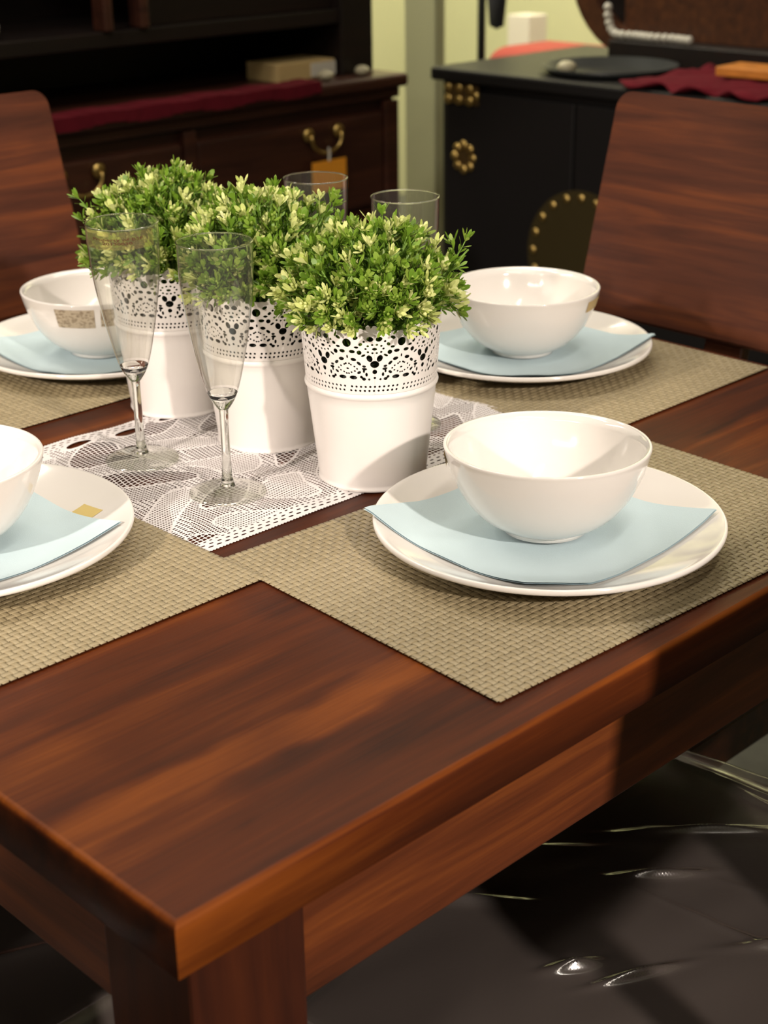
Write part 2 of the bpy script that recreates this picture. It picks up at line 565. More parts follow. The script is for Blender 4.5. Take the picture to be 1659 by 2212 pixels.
def tabletop():
    r = 0.005
    th = 0.0364
    n = 18
    ys = [TL * k / n for k in range(n + 1)]
    ys[1], ys[2], ys[3] = 0.060, 0.088, 0.124
    fixed = {0: [(0.46, .24), (0.8, .30)], 1: [(0.10, .34), (0.62, .20), (0.9, .28)], 2: [(0.17, .50), (0.30, .56), (0.75, .24)],
             3: [(0.07, .34), (0.33, .24), (0.7, .16)], 4: [(0.26, .30), (0.7, .14)], 5: [(0.15, .22), (0.5, .17)], 6: [(.2, .30), (.4, .24)]}
    rows = []
    for k in range(n):
        x, lst, row = 0.0, list(fixed.get(k, [])), []
        while x < TL:
            if lst:
                x1, t = lst.pop(0)
            else:
                x1, t = x + random.uniform(.25, .55), random.choice([.14, .18, .2, .24, .30])
            row.append((x, x1, t))
            x = x1
        rows.append(row)

    def stave(k, x):
        k = min(n - 1, max(0, k))
        v = rows[k][0][2]
        for a, b, t in rows[k][1:]:
            q = min(1, max(0, (x - a + .016) / .032))
            v += (t - v) * q * q * (3 - 2 * q)
        return v

    def tone_at(x, y):
        yy = y + .0035 * math.sin(x * 23 + y * 31) + .002 * math.sin(x * 61 + 2) + .0012 * math.sin(x * 140 + y * 90)
        k = min(n - 1, max(0, sum(1 for v in ys[1:-1] if v < yy)))
        v = stave(k, x)
        d0, d1 = yy - ys[k], ys[k + 1] - yy
        w = 0.005
        if d0 < w and k > 0:
            v = v * (.5 + .5 * d0 / w) + stave(k - 1, x) * (.5 - .5 * d0 / w)
        elif d1 < w and k < n - 1:
            v = v * (.5 + .5 * d1 / w) + stave(k + 1, x) * (.5 - .5 * d1 / w)
        # darker heart figure and a few small knots
        for (cx, cy, rx, ry, am) in ((0.215, 0.052, .055, .010, -.16), (.30, .045, .09, .012, -.10), (.06, .235, .12, .02, -.07), (.20, .26, .10, .022, -.08), (.14, .072, .03, .006, -.10), (.085, .045, .010, .003, -.12), (.155, .085, .012, .004, -.14), (.60, .33, .2, .03, -.06)):
            v += am * math.exp(-((x - cx) / rx) ** 2 - ((y - cy) / ry) ** 2)
        return v

    gx = np.concatenate([np.linspace(r, .55, 92), np.linspace(.55, TL - r, 40)[1:]])
    gy = np.concatenate([np.linspace(r, .36, 150), np.linspace(.36, TL - r, 120)[1:]])
    verts = [(float(x), float(y), 0.0) for y in gy for x in gx]
    tone = [tone_at(v[0], v[1]) for v in verts]
    m = len(gx)
    faces = [[j * m + i, j * m + i + 1, (j + 1) * m + i + 1, (j + 1) * m + i] for j in range(len(gy) - 1) for i in range(m - 1)]
    # rounded rim, sides, underside
    prof = [(r, 0)] + [(r - r * math.sin(a), -r + r * math.cos(a)) for a in (math.pi / 8, math.pi / 4, 3 * math.pi / 8, math.pi / 2)]
    prof += [(0, -th + 0.002), (0.002, -th), (0.06, -th)]
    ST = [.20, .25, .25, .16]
    for side in range(4):
        rings = []
        for ins, z in prof:
            c = [(ins, ins), (TL - ins, ins), (TL - ins, TL - ins), (ins, TL - ins)]
            row = []
            for q in range(25):
                t = q / 24
                a, b = c[side], c[(side + 1) % 4]
                p = (a[0] + (b[0] - a[0]) * t, a[1] + (b[1] - a[1]) * t)
                verts.append((p[0], p[1], z))
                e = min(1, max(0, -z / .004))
                edge_glint = .36 * math.exp(-((z + .0010) / .0012) ** 2)  # highlight painted into the tone along the rounded top edge
                tone.append(tone_at(*p) * (1 - e) + e * (ST[side] + (.36 * math.exp(-(p[0] / .15) ** 2) if side == 0 else 0)) + edge_glint)
                row.append(len(verts) - 1)
            rings.append(row)
        for a, b in zip(rings[:-1], rings[1:]):
            for q in range(24):
                faces.append([a[q], b[q], b[q + 1], a[q + 1]])
    k0 = len(verts)
    for p in ((.06, .06), (TL - .06, .06), (TL - .06, TL - .06), (.06, TL - .06)):
        verts.append((p[0], p[1], -th))
        tone.append(.2)
    faces.append([k0 + 3, k0 + 2, k0 + 1, k0])
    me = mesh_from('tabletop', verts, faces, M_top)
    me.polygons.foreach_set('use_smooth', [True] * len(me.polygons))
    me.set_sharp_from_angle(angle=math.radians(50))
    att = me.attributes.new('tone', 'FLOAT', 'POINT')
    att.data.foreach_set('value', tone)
    return me


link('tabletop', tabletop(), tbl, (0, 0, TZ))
OV, LW = 0.025, 0.085
for ix in (0, 1):
    for iy in (0, 1):
        x = OV if ix == 0 else TL - OV - LW
        y = OV if iy == 0 else TL - OV - LW
        B().box(x, x + LW, y, y + LW, 0, TZ - .0364, 0.003).obj('leg', M_woodz, tbl)
AI, AT = OV + 0.004, 0.022
z0, z1 = TZ - .131, TZ - .0364
B().box(OV + LW, TL - OV - LW, AI, AI + AT, z0, z1, 0.002).obj('apron', M_woodx, tbl)
B().box(OV + LW, TL - OV - LW, TL - AI - AT, TL - AI, z0, z1, 0.002).obj('apron', M_woodx, tbl)
B().box(AI, AI + AT, OV + LW, TL - OV - LW, z0, z1, 0.002).obj('apron', M_woody, tbl)
B().box(TL - AI - AT, TL - AI, OV + LW, TL - OV - LW, z0, z1, 0.002).obj('apron', M_woody, tbl)


# ------------------------------------------------------------------ placemats
def placemat_mesh():
    pitch, w = 0.00605, 0.00472
    nx, ny = 74, 50              # strips across the long and the short side
    LX, LY = nx * pitch, ny * pitch
    amp = 0.00026
    verts, faces, tone = [], [], []
    rnd = random.Random(5)
    q = 4
    prof = [-1.0, -0.25, 0.25, 1.0]

    def ribbon(fixed, n, along_x, par):
        t0 = rnd.random() * 0.5
        rows = []
        tot = n * q
        for s in range(tot + 1):
            c = s / q
            k = int(min(c, n - 1e-6))
            d = c - 0.5
            z = amp * math.cos(math.pi * d) * (1 if par else -1)
            z = math.copysign(min(abs(z) * 2.6, amp), z)
            row = []
            for e in (-.5, -.17, .17, .5):
                zz = z - (0.00005 if abs(e) > .4 else 0)
                p = (c * pitch - (LX if along_x else LY) / 2, fixed + e * w)
                if s == 0:
                    p = (p[0] - 0.0009, p[1])
                if s == tot:
                    p = (p[0] + 0.0009, p[1])
                row.append((p[0], p[1], zz) if along_x else (p[1], p[0], zz))
            rows.append(row)
        base = len(verts)
        for row in rows:
            verts.extend(row)
        for s in range(tot):
            for e in range(3):
                a = base + s * 4 + e
                f = [a, a + 4, a + 5, a + 1]
                faces.append(f[::-1] if along_x else f)
                tone.append(t0 + (0.12 if along_x else 0.25))

    for j in range(ny):
        ribbon((j + .5) * pitch - LY / 2, nx, True, j % 2 == 0)
    for i in range(nx):
        ribbon((i + .5) * pitch - LX / 2, ny, False, i % 2 == 1)
    # strips of even row lie up where the crossing strip lies down
    me = mesh_from('placemat', verts, faces, M_mat, True)
    att = me.attributes.new('tone', 'FLOAT', 'FACE')
    att.data.foreach_set('value', tone)
    return me


pm = placemat_mesh()
MATS = [((0.5185, 0.172, 0.0016), -0.050, 'olive gold woven placemat nearest the camera, under the complete front plate'),
        ((0.152, 0.508, 0.0019), math.pi / 2, 'olive gold woven placemat at the left front, under the plate cut by the left edge'),
        ((0.8635, 0.520, 0.0019), math.pi / 2, 'olive gold woven placemat on the far right, in front of the right chair'),
        ((0.548, 0.863, 0.0016), 0.0, 'olive gold woven placemat on the far left, behind the tall flutes')]
for (p, rz, lab) in MATS:
    o = link('placemat', pm, None, at(*p), (0, 0, rz))
    tag(o, lab, 'placemat', 'woven placemats at the four places')
    sm = o.modifiers.new('thickness', 'SOLIDIFY')
    sm.thickness = 0.0005
    sm.offset = -1


# ------------------------------------------------------------------ lace runner
def lace():
    LX, LY = 0.46, 0.302
    us = np.arange(0, LX + 1e-9, 0.00072)
    vs = np.arange(0, LY + 1e-9, 0.00072)
    U, V = np.meshgrid(us, vs)

    def grid(pu, pv, half_u, half_v, wob=0.0):
        uu = U + wob * np.sin(V * 90) + 0.4 * wob * np.sin(U * 60 + V * 40)
        vv = V + wob * np.sin(U * 70 + 1)
        du = np.abs((uu / pu) % 1 - .5) * pu
        dv = np.abs((vv / pv) % 1 - .5) * pv
        hu = pu / 2 - half_u
        hv = pv / 2 - half_v
        # positive = thread
        return np.maximum(du - hu, dv - hv)

    fine = grid(0.0034, 0.0030, 0.00055, 0.00056, 0.0015)
    wide = grid(0.0044, 0.0042, 0.00046, 0.00050, 0.002)
    dense = grid(0.0027, 0.0036, 0.00055, 0.00095, 0.001)
    slits = grid(0.0050, 0.0033, 0.00085, 0.00085, 0.001)
    # leaf and wave motifs choose the kind of net
    w1 = np.sin(U * 46 + 1.9 * np.sin(V * 34)) * np.cos(V * 42 - 0.9 * np.sin(U * 30))
    w2 = np.sin(U * 88 + 2.5 * np.sin(V * 52 + 1.0) + V * 35)
    f = np.where(w1 > 0.30, wide, np.where(w1 < -0.40, dense, np.where(w2 > 0.25, slits, fine)))
    # solid outline threads of the motifs
    g = 0.0024
    for ww, lev in ((w1, 0.30), (w1, -0.40)):
        gu = np.gradient(ww, us, axis=1)
        gv = np.gradient(ww, vs, axis=0)
        dist = np.abs(ww - lev) / (np.hypot(gu, gv) + 10.0)
        f = np.maximum(f, np.minimum(0.0008 - dist, 0.002))
    # border bands: solid cloth with rows of eyelets
    for vb, flip in ((V, 0), (LY - V, 1)):
        band = vb < 0.020
        b = np.full_like(f, 0.0015)
        for vc, pu, hu, hv, ph in ((0.0075, 0.0085, 0.0028, 0.0010, 0), (0.0125, 0.0085, 0.0024, 0.0009, .5), (0.0175, 0.0062, 0.0017, 0.0008, .2)):
            du = np.abs(((U / pu + ph) % 1) - .5) * pu
            e = (np.sqrt((du / hu) ** 2 + ((vb - vc) / hv) ** 2) - 1) * hv
            b = np.minimum(b, e)
        f = np.where(band, b, f)
    # pairs of large open ovals along the far border
    cz = LY - 0.0255
    u0 = 0.371 - 0.30
    for k in range(-2, 9):
        uc = u0 + k * 0.053
        e = np.sqrt(((U - uc) / 0.0135) ** 2 + ((V - cz - 0.02 * (U - uc)) / 0.0062) ** 2) - 1
        rim = np.abs(e - 0.32)
        f = np.where((e > 0) & (e < 0.5), 0.0012, f)
        f = np.minimum(f, e * 0.0062)
    # serrated selvedge
    saw = 0.0017 * np.abs(((U / 0.0034) % 1) * 2 - 1)
    f = np.minimum(f, V - 0.0004 - saw)
    f = np.minimum(f, LY - V - 0.0004 - saw)
    f = np.minimum(f, np.minimum(U - 0.0003, LX - 0.0003 - U))

    def mp(u, v):
        fade = np.clip(np.minimum(u - 0.0, LX - u) / 0.06, 0, 1)
        ripple = (np.sin(u * 70 + 20 * v) * np.sin(v * 38 + 1.2) * 0.5 + 0.5) * 0.0026
        ripple += (np.sin((u * .9 + v * .5) * 120 + 2 * np.sin(v * 30)) * .5 + .5) * 0.0009
        edge = np.clip(np.minimum(v, LY - v) / 0.03, 0.15, 1)
        wav = 0.0022 * np.sin(u * 34) + 0.0012 * np.sin(u * 80 + 1)
        return np.stack([u, v + wav * (v > LY / 2) * ((v - LY / 2) / (LY / 2)), 0.0006 + ripple * fade * edge], 1)

    vv, ff = sheet(us, vs, f, mp)
    return mesh_from('table_runner', vv, ff, M_lace, True)


rn = link('table_runner', lace(), None, at(0.300, 0.3535, 0))
tag(rn, 'white lace table runner lying under the potted plants and flutes', 'table runner')


# ------------------------------------------------------------------ plates, napkins, bowls
PR, PH = 0.1396, 0.0225


def plate_z(r):
    t = max(0.0, (r - 0.082) / (PR - 0.082))
    return 0.0052 + (PH - 0.0052) * t ** 1.45


def plate_mesh():
    ins = [(r, plate_z(r)) for r in [0.0, 0.03, 0.06, 0.082] + [0.082 + (PR - 0.0025 - 0.082) * k / 12 for k in range(1, 13)]]
    prof = [(0.0, 0.0022), (0.06, 0.0022), (0.070, 0.0022), (0.0715, 0.0), (0.0765, 0.0), (0.079, 0.0016)]
    for k in range(1, 11):
        r = 0.079 + (PR - 0.079) * k / 10
        prof.append((r, max(0.0016, plate_z(r) - 0.0048)))
    e = plate_z(PR - .0025)
    prof += [(PR + 0.0002, e - 0.0022), (PR, e - 0.0004), (PR - 0.001, e + 0.0004)]
    prof += ins[::-1]
    b = B()
    prof[0] = (1e-7, prof[0][1])
    prof[-1] = (1e-7, prof[-1][1])
    b.lathe(prof, 96)
    return b.mesh('dinner_plate', M_ceramic, True)


def bowl_mesh():
    R, Hh = 0.0815, 0.0720
    out = [(.415, .045), (.47, .07), (.56, .125), (.655, .205), (.74, .305), (.82, .43), (.885, .57), (.94, .72), (.978, .87), (.997, .965)]
    prof = [(1e-7, .003), (0.028, 0.003), (0.030, 0.0), (0.0335, 0.0), (0.0338, .0032)]
    prof += [(a * R, z * Hh) for a, z in out]
    prof += [(R, Hh * .985), (R - .0006, Hh * .998), (R - .0018, Hh), (R - .0029, Hh * .995), (R - .0034, Hh * .98)]
    for a, z in out[::-1]:
        rr = a * R - .0036 - (1 - a) * .001
        prof.append((rr, z * Hh + .0016 * (1 - z) + 0.0012))
    prof += [(0.018, .0052), (1e-7, .0050)]
    b = B()
    b.lathe(prof, 96)
    return b.mesh('bowl', M_ceramic, True)


def napkin_mesh(seed, cut=None, off=(0, 0), rz=0.0):
    """folded square paper napkin that follows the plate under it; cut trims the tucked-under corner"""
    rnd = np.random.RandomState(seed)
    h = 0.0995
    n = 46
    us = np.linspace(-h, h, n)
    ph = rnd.rand(6) * 6

    def zz(u, v, lift):
        r = np.hypot(off[0] + u * math.cos(rz) - v * math.sin(rz), off[1] + u * math.sin(rz) + v * math.cos(rz))
        z = np.array([plate_z(a) for a in np.minimum(r, PR)])
        z = z + np.clip(r - PR, 0, 1) * 0.10
        z += 0.0009 + 0.0009 * np.clip((r - .08) / .05, 0, 1) + lift
        z += 0.0006 * (np.sin(u * 55 + ph[0] + v * 20) + np.sin(v * 70 + ph[1] - u * 30)) * np.clip((r - .05) / .06, 0, 1)
        z += 0.0005 * np.abs(np.sin((u - v) * 60 + ph[2])) * np.clip((r - .05) / .06, 0, 1)
        return z

    U, V = np.meshgrid(us, us)
    F = np.full(U.shape, 0.01)
    if cut is not None:
        F = np.minimum(F, (cut[2] + 0.004 * np.sin((U * cut[1] - V * cut[0]) * 90) - (U * cut[0] + V * cut[1])))
    verts, faces = [], []
    for lay, (sh, sc) in enumerate(((0.0, 1.0), (0.0017, 0.985))):
        def mp(u, v, sh=sh, sc=sc):
            curl = 0.0
            r = np.hypot(u, v)
            open_ = np.clip((r - 0.06) / 0.07, 0, 1)
            z = zz(u * sc, v * sc, 0)
            return np.stack([u * (1 if sh == 0 else .994), v * (1 if sh == 0 else .994), z + sh * (0.25 + 0.75 * open_)], 1)
        vv, ff = sheet(us, us, F, mp)
        base = len(verts)
        verts += vv.tolist()
        faces += [[i + base for i in f] for f in ff]
    return mesh_from('napkin', verts, faces, M_napkin, True)


pl_mesh, bw_mesh = plate_mesh(), bowl_mesh()
ZM = 0.0024      # top of a placemat
PLACES = [
    # plate xy, bowl xy, napkin xy, napkin rz, words
    ((0.507, 0.175), (0.508, 0.179), (0.505, 0.182), 0.0, 'front right'),
    ((0.168, 0.500), (0.160, 0.502), (0.163, 0.508), 0.0, 'left front'),
    ((0.862, 0.509), (0.864, 0.510), (0.868, 0.510), -0.06, 'far right'),
    ((0.552, 0.850), (0.5485, 0.8465), (0.552, 0.852), 0.05, 'far left'),
]
PLAB = ['complete white dinner plate nearest the camera on the front placemat',
        'white dinner plate cut off by the left picture edge, with a yellow sticker',
        'white dinner plate on the far right placemat before the right chair',
        'white dinner plate on the far left placemat behind the tall flutes']
NLAB = ['pale blue paper napkin hanging over the left rim of the nearest plate',
        'pale blue paper napkin on the plate cut off by the left picture edge',
        'pale blue paper napkin on the far right plate before the right chair',
        'pale blue paper napkin on the far left plate behind the tall flutes']
BLAB = ['brightly lit white bowl on the nearest plate, shadow falling on the front pot',
        'white bowl cut off by the left picture edge, on the left front napkin',
        'white bowl with a strip of yellow tape at its right rim, before the right chair',
        'white bowl with written brown tape on its side, behind the left flute']
plates, bowls = [], []
d = 0.7071
for i, (pp, bp, npp, nrz, w) in enumerate(PLACES):
    o = link('dinner_plate', pl_mesh, None, at(pp[0], pp[1], ZM))
    plates.append(tag(o, PLAB[i], 'plate', 'dinner plates at the four places'))
    cut = (-d, -d, 0.116) if i == 0 else ((-d, -d, 0.120) if i != 1 else None)
    o = link('napkin', napkin_mesh(i + 3, cut, (npp[0] - pp[0], npp[1] - pp[1]), nrz), None, at(npp[0], npp[1], ZM), (0, 0, nrz))
    tag(o, NLAB[i], 'napkin', 'paper napkins on the plates')
    o = link('bowl', bw_mesh, None, at(bp[0], bp[1], ZM + plate_z(0) + 0.0029))
    bowls.append(tag(o, BLAB[i], 'bowl', 'bowls on the napkins'))
bowls[0].rotation_mode = 'QUATERNION'
bowls[0].rotation_quaternion = Matrix.Rotation(math.radians(-1.4), 4, r_).to_quaternion()
bowls[0].location.z += 0.0008


def bowl_r(z):
    """outer radius of the bowl at height z"""
    R, Hh = 0.0815, 0.0720
    out = [(.415, .045), (.47, .07), (.56, .125), (.655, .205), (.74, .305), (.82, .43), (.885, .57), (.94, .72), (.978, .87), (.997, .965), (1, 1)]
    return float(np.interp(z / Hh, [a[1] for a in out], [a[0] * R for a in out]))


def strip_on(rfun, a0, a1, z0, z1, off, na=12, nz=6, skew=0.0):
    vs, fs = [], []
    for k in range(nz + 1):
        for j in range(na + 1):
            a = a0 + (a1 - a0) * j / na
            z = z0 + (z1 - z0) * k / nz + skew * (j / na - .5)
            r = rfun(z) + off
            vs.append((r * math.cos(a), r * math.sin(a), z))
    for k in range(nz):
        for j in range(na):
            q = k * (na + 1) + j
            fs.append((q, q + 1, q + na + 2, q + na + 1))
    return vs, fs


AZ4 = math.atan2(-0.544 - .8465, -0.375 - .5485)       # from the far left bowl towards the viewer
vs_, fs_ = strip_on(bowl_r, AZ4 - 0.60, AZ4 - 0.06, 0.0455, 0.0665, 0.0004)
t = link('tape_label', mesh_from('tape_label', vs_, fs_, M_scrib, True), bowls[3])
t['label'] = 'brown written tape'
vs_, fs_ = strip_on(bowl_r, AZ4 + 0.02, AZ4 + 0.40, 0.0465, 0.0665, 0.0004)
t = link('tape_label', mesh_from('tape_label', vs_, fs_, M_scrib, True), bowls[3])
t['label'] = 'brown written tape'
AZ2 = math.atan2(-0.544 - .510, -0.375 - .864)
vs_, fs_ = strip_on(bowl_r, AZ2 + 1.0, AZ2 + 1.75, 0.0535, 0.0655, 0.0006)
t = link('tape_label', mesh_from('tape_label', vs_, fs_, M_tape, True), bowls[2])
t['label'] = 'yellow tape strip at the rim'
AZ1 = math.atan2(-0.544 - .179, -0.375 - .508)
vs_, fs_ = strip_on(lambda z: bowl_r(z) + max(0, .060 - z) * 0.12, AZ1 - 1.85, AZ1 - 1.45, 0.052, 0.0625, 0.0012)
t = link('tape_label', mesh_from('tape_label', vs_, fs_, M_tape, True), bowls[0])
t['label'] = 'loose bit of tan tape'


def plate_sticker(x0, x1, y0, y1, mat, name):
    vs, fs = [], []
    n = 8
    for j in range(n + 1):
        for i in range(n + 1):
            x = x0 + (x1 - x0) * i / n
            y = y0 + (y1 - y0) * j / n
            vs.append((x, y, plate_z(math.hypot(x, y)) + 0.0004))
    for j in range(n):
        for i in range(n):
            q = j * (n + 1) + i
            fs.append((q, q + 1, q + n + 2, q + n + 1))
    return mesh_from(name, vs, fs, mat, True)


M_ystick = plain('yellow_sticker_paper', (0.62, 0.48, 0.17), 0.5)
t = link('sticker', plate_sticker(0.083, 0.108, -0.045, -0.018, M_ystick, 'sticker'), plates[1])
t['label'] = 'small yellow paper sticker'


# ------------------------------------------------------------------ pots and plants
R59 = 0.059
ZB = 0.0895       # height of the raised bead


def pot_R(z):
    z = np.asarray(z, float)
    return np.interp(z, [0, ZB, 0.156], [0.0470, 0.0567, 0.0612])


HOLES = []        # u, z, ru, rz, tilt  (millimetres)


def H_(u, z, ru, rz, tilt=0.0, mir=True):
    HOLES.append((u, z, ru * 1.08, rz * 1.08, tilt))
    if mir and abs(u) > 1e-6:
        HOLES.append((-u, z, ru * 1.08, rz * 1.08, -tilt))


P2 = 46.34 / 2
H_(3.7, 141.2, 2.6, 2.0, 0.15)
H_(0, 132.6, 2.0, 1.1)
for (u, z) in ((1.9, 136.3), (5.6, 135.3), (7.4, 132.8), (5.5, 130.0), (1.8, 129.2)):
    H_(u, z, 0.95, 0.85)
H_(8.7, 139.1, 0.95, 0.95)
H_(11.6, 136.6, 1.6, 1.25, -0.6)
H_(15.2, 134.0, 1.8, 1.0)
H_(18.9, 130.2, 2.4, 1.4)
H_(12.8, 129.5, 1.9, 1.8)
H_(9.4, 127.0, 1.9, 0.9, -0.5)
H_(4.3, 124.4, 2.2, 2.9, -0.45)
H_(0, 119.2, 3.5, 2.9)
H_(0, 112.6, 1.85, 1.9)
H_(0, 107.3, 1.0, 1.0)
H_(8.6, 115.2, 2.1, 1.1, 0.1)
H_(7.0, 110.3, 1.0, 1.7)
H_(9.2, 106.3, 1.6, 1.35)
H_(4.8, 106.0, 0.95, 1.0)
H_(P2, 137.6, 3.4, 3.4, 0, False)
for s in (-1, 1):
    c = P2 + s
    HOLES.append((P2 + s * 7.6, 142.0, 2.3, 1.4, s * 0.5))
    HOLES.append((P2 + s * 5.3, 123.3, 2.5, 1.5, -s * 0.15))
    HOLES.append((P2 + s * 9.9, 120.0, 2.2, 1.3, -s * 0.7))
    HOLES.append((P2 + s * 14.2, 117.6, 1.7, 1.0, -s * 0.1))
    HOLES.append((P2 + s * 9.9, 112.0, 1.9, 1.2, s * 0.6))
    HOLES.append((P2 + s * 14.0, 113.2, 0.9, 1.6, 0))
    HOLES.append((P2 + s * 4.8, 107.4, 3.4, 1.75, 0))
    HOLES.append((P2 + s * 11.8, 108.0, 1.3, 1.3, 0))
    for (u, z) in ((3.0, 118.6), (0.5 + .9, 119.6), (6.0, 117.2), (8.2, 115.2), (6.3, 113.2), (3.3, 112.0), (1.0, 110.9)):
        HOLES.append((P2 + s * u, z, 0.9, 0.85, 0))
HOLES.append((P2, 115.2, 1.3, 0.85, 0))
HOLES.append((P2, 125.6, 0.8, 1.5, 0))
for k in range(11):
    u = -P2 + (k + .5 + .3) * (46.34 / 11.6)
    HOLES.append((u, 99.4, 1.05, 1.05, 0))
    HOLES.append((u - .8, 95.8, 1.05, 1.05, 0))


def pot_mesh():
    per = 46.34
    step = 0.55
    nu = int(round(per * 8 / step))
    us = np.linspace(0, per * 8, nu + 1)
    vs = np.arange(92.2, 157.0, 0.55)
    U, V = np.meshgrid(us, vs)
    um = (U + P2) % per - P2                      # -P2..P2 about a motif centre
    F = np.full(U.shape, 5.0)
    for (u, z, a, b, t) in HOLES:
        for off in (-per, 0, per):
            du = um - u - off
            if np.abs(u + off) > P2 + 6:
                continue
            dz = V - z
            x = du * math.cos(t) + dz * math.sin(t)
            y = -du * math.sin(t) + dz * math.cos(t)
            F = np.minimum(F, (np.sqrt((x / a) ** 2 + (y / b) ** 2) - 1) * min(a, b))
    # scalloped top edge with little knobs
    au = np.abs(um)
    edge = 147.2 + 3.6 * np.clip(1 - au / 15.0, 0, 1) ** 1.0 + 0.55 * np.abs(np.sin(um * math.pi / 5.15))
    F = np.minimum(F, edge - V)
    for (cu, cz, cr) in ((5.2, 151.2, 1.9), (-5.2, 151.2, 1.9), (0, 150.6, 2.2), (11.0, 148.8, 1.7), (-11.0, 148.8, 1.7)):
        F = np.where(np.hypot(um - cu, V - cz) < cr + 1, np.maximum(F, cr - np.hypot(um - cu, V - cz)), F)

    def mp(u, v):
        a = u / 59.0 / (per * 8 / (2 * math.pi * 59.0))
        r = pot_R(v / 1000)
        return np.stack([r * np.cos(a), r * np.sin(a), v / 1000], 1)

    vv, ff = sheet(us, vs, F, mp)
    verts = vv.tolist()
    faces = [list(f) for f in ff]
    # lower body with base roll and bead
    prof = [(0.0455, 0.0), (0.0478, 0.0004), (0.0484, 0.0016), (0.0482, 0.003), (0.0474, 0.0040)]
    for z in np.linspace(0.006, 0.0855, 12):
        prof.append((float(pot_R(z)), float(z)))
    prof += [(0.0572, 0.0868), (0.0579, 0.0880), (0.0582, 0.0893), (0.0579, 0.0905), (0.0572, 0.0915), (float(pot_R(.0922)), .0922)]
    n = 128
    base = len(verts)
    for r, z in prof:
        for i in range(n):
            a = 2 * math.pi * i / n
            verts.append((r * math.cos(a), r * math.sin(a), z))
    for k in range(len(prof) - 1):
        for i in range(n):
            j = (i + 1) % n
            faces.append([base + k * n + i, base + k * n + j, base + (k + 1) * n + j, base + (k + 1) * n + i])
    faces.append([base + i for i in range(n)][::-1])
    return mesh_from('pot', verts, faces, M_pot, True)


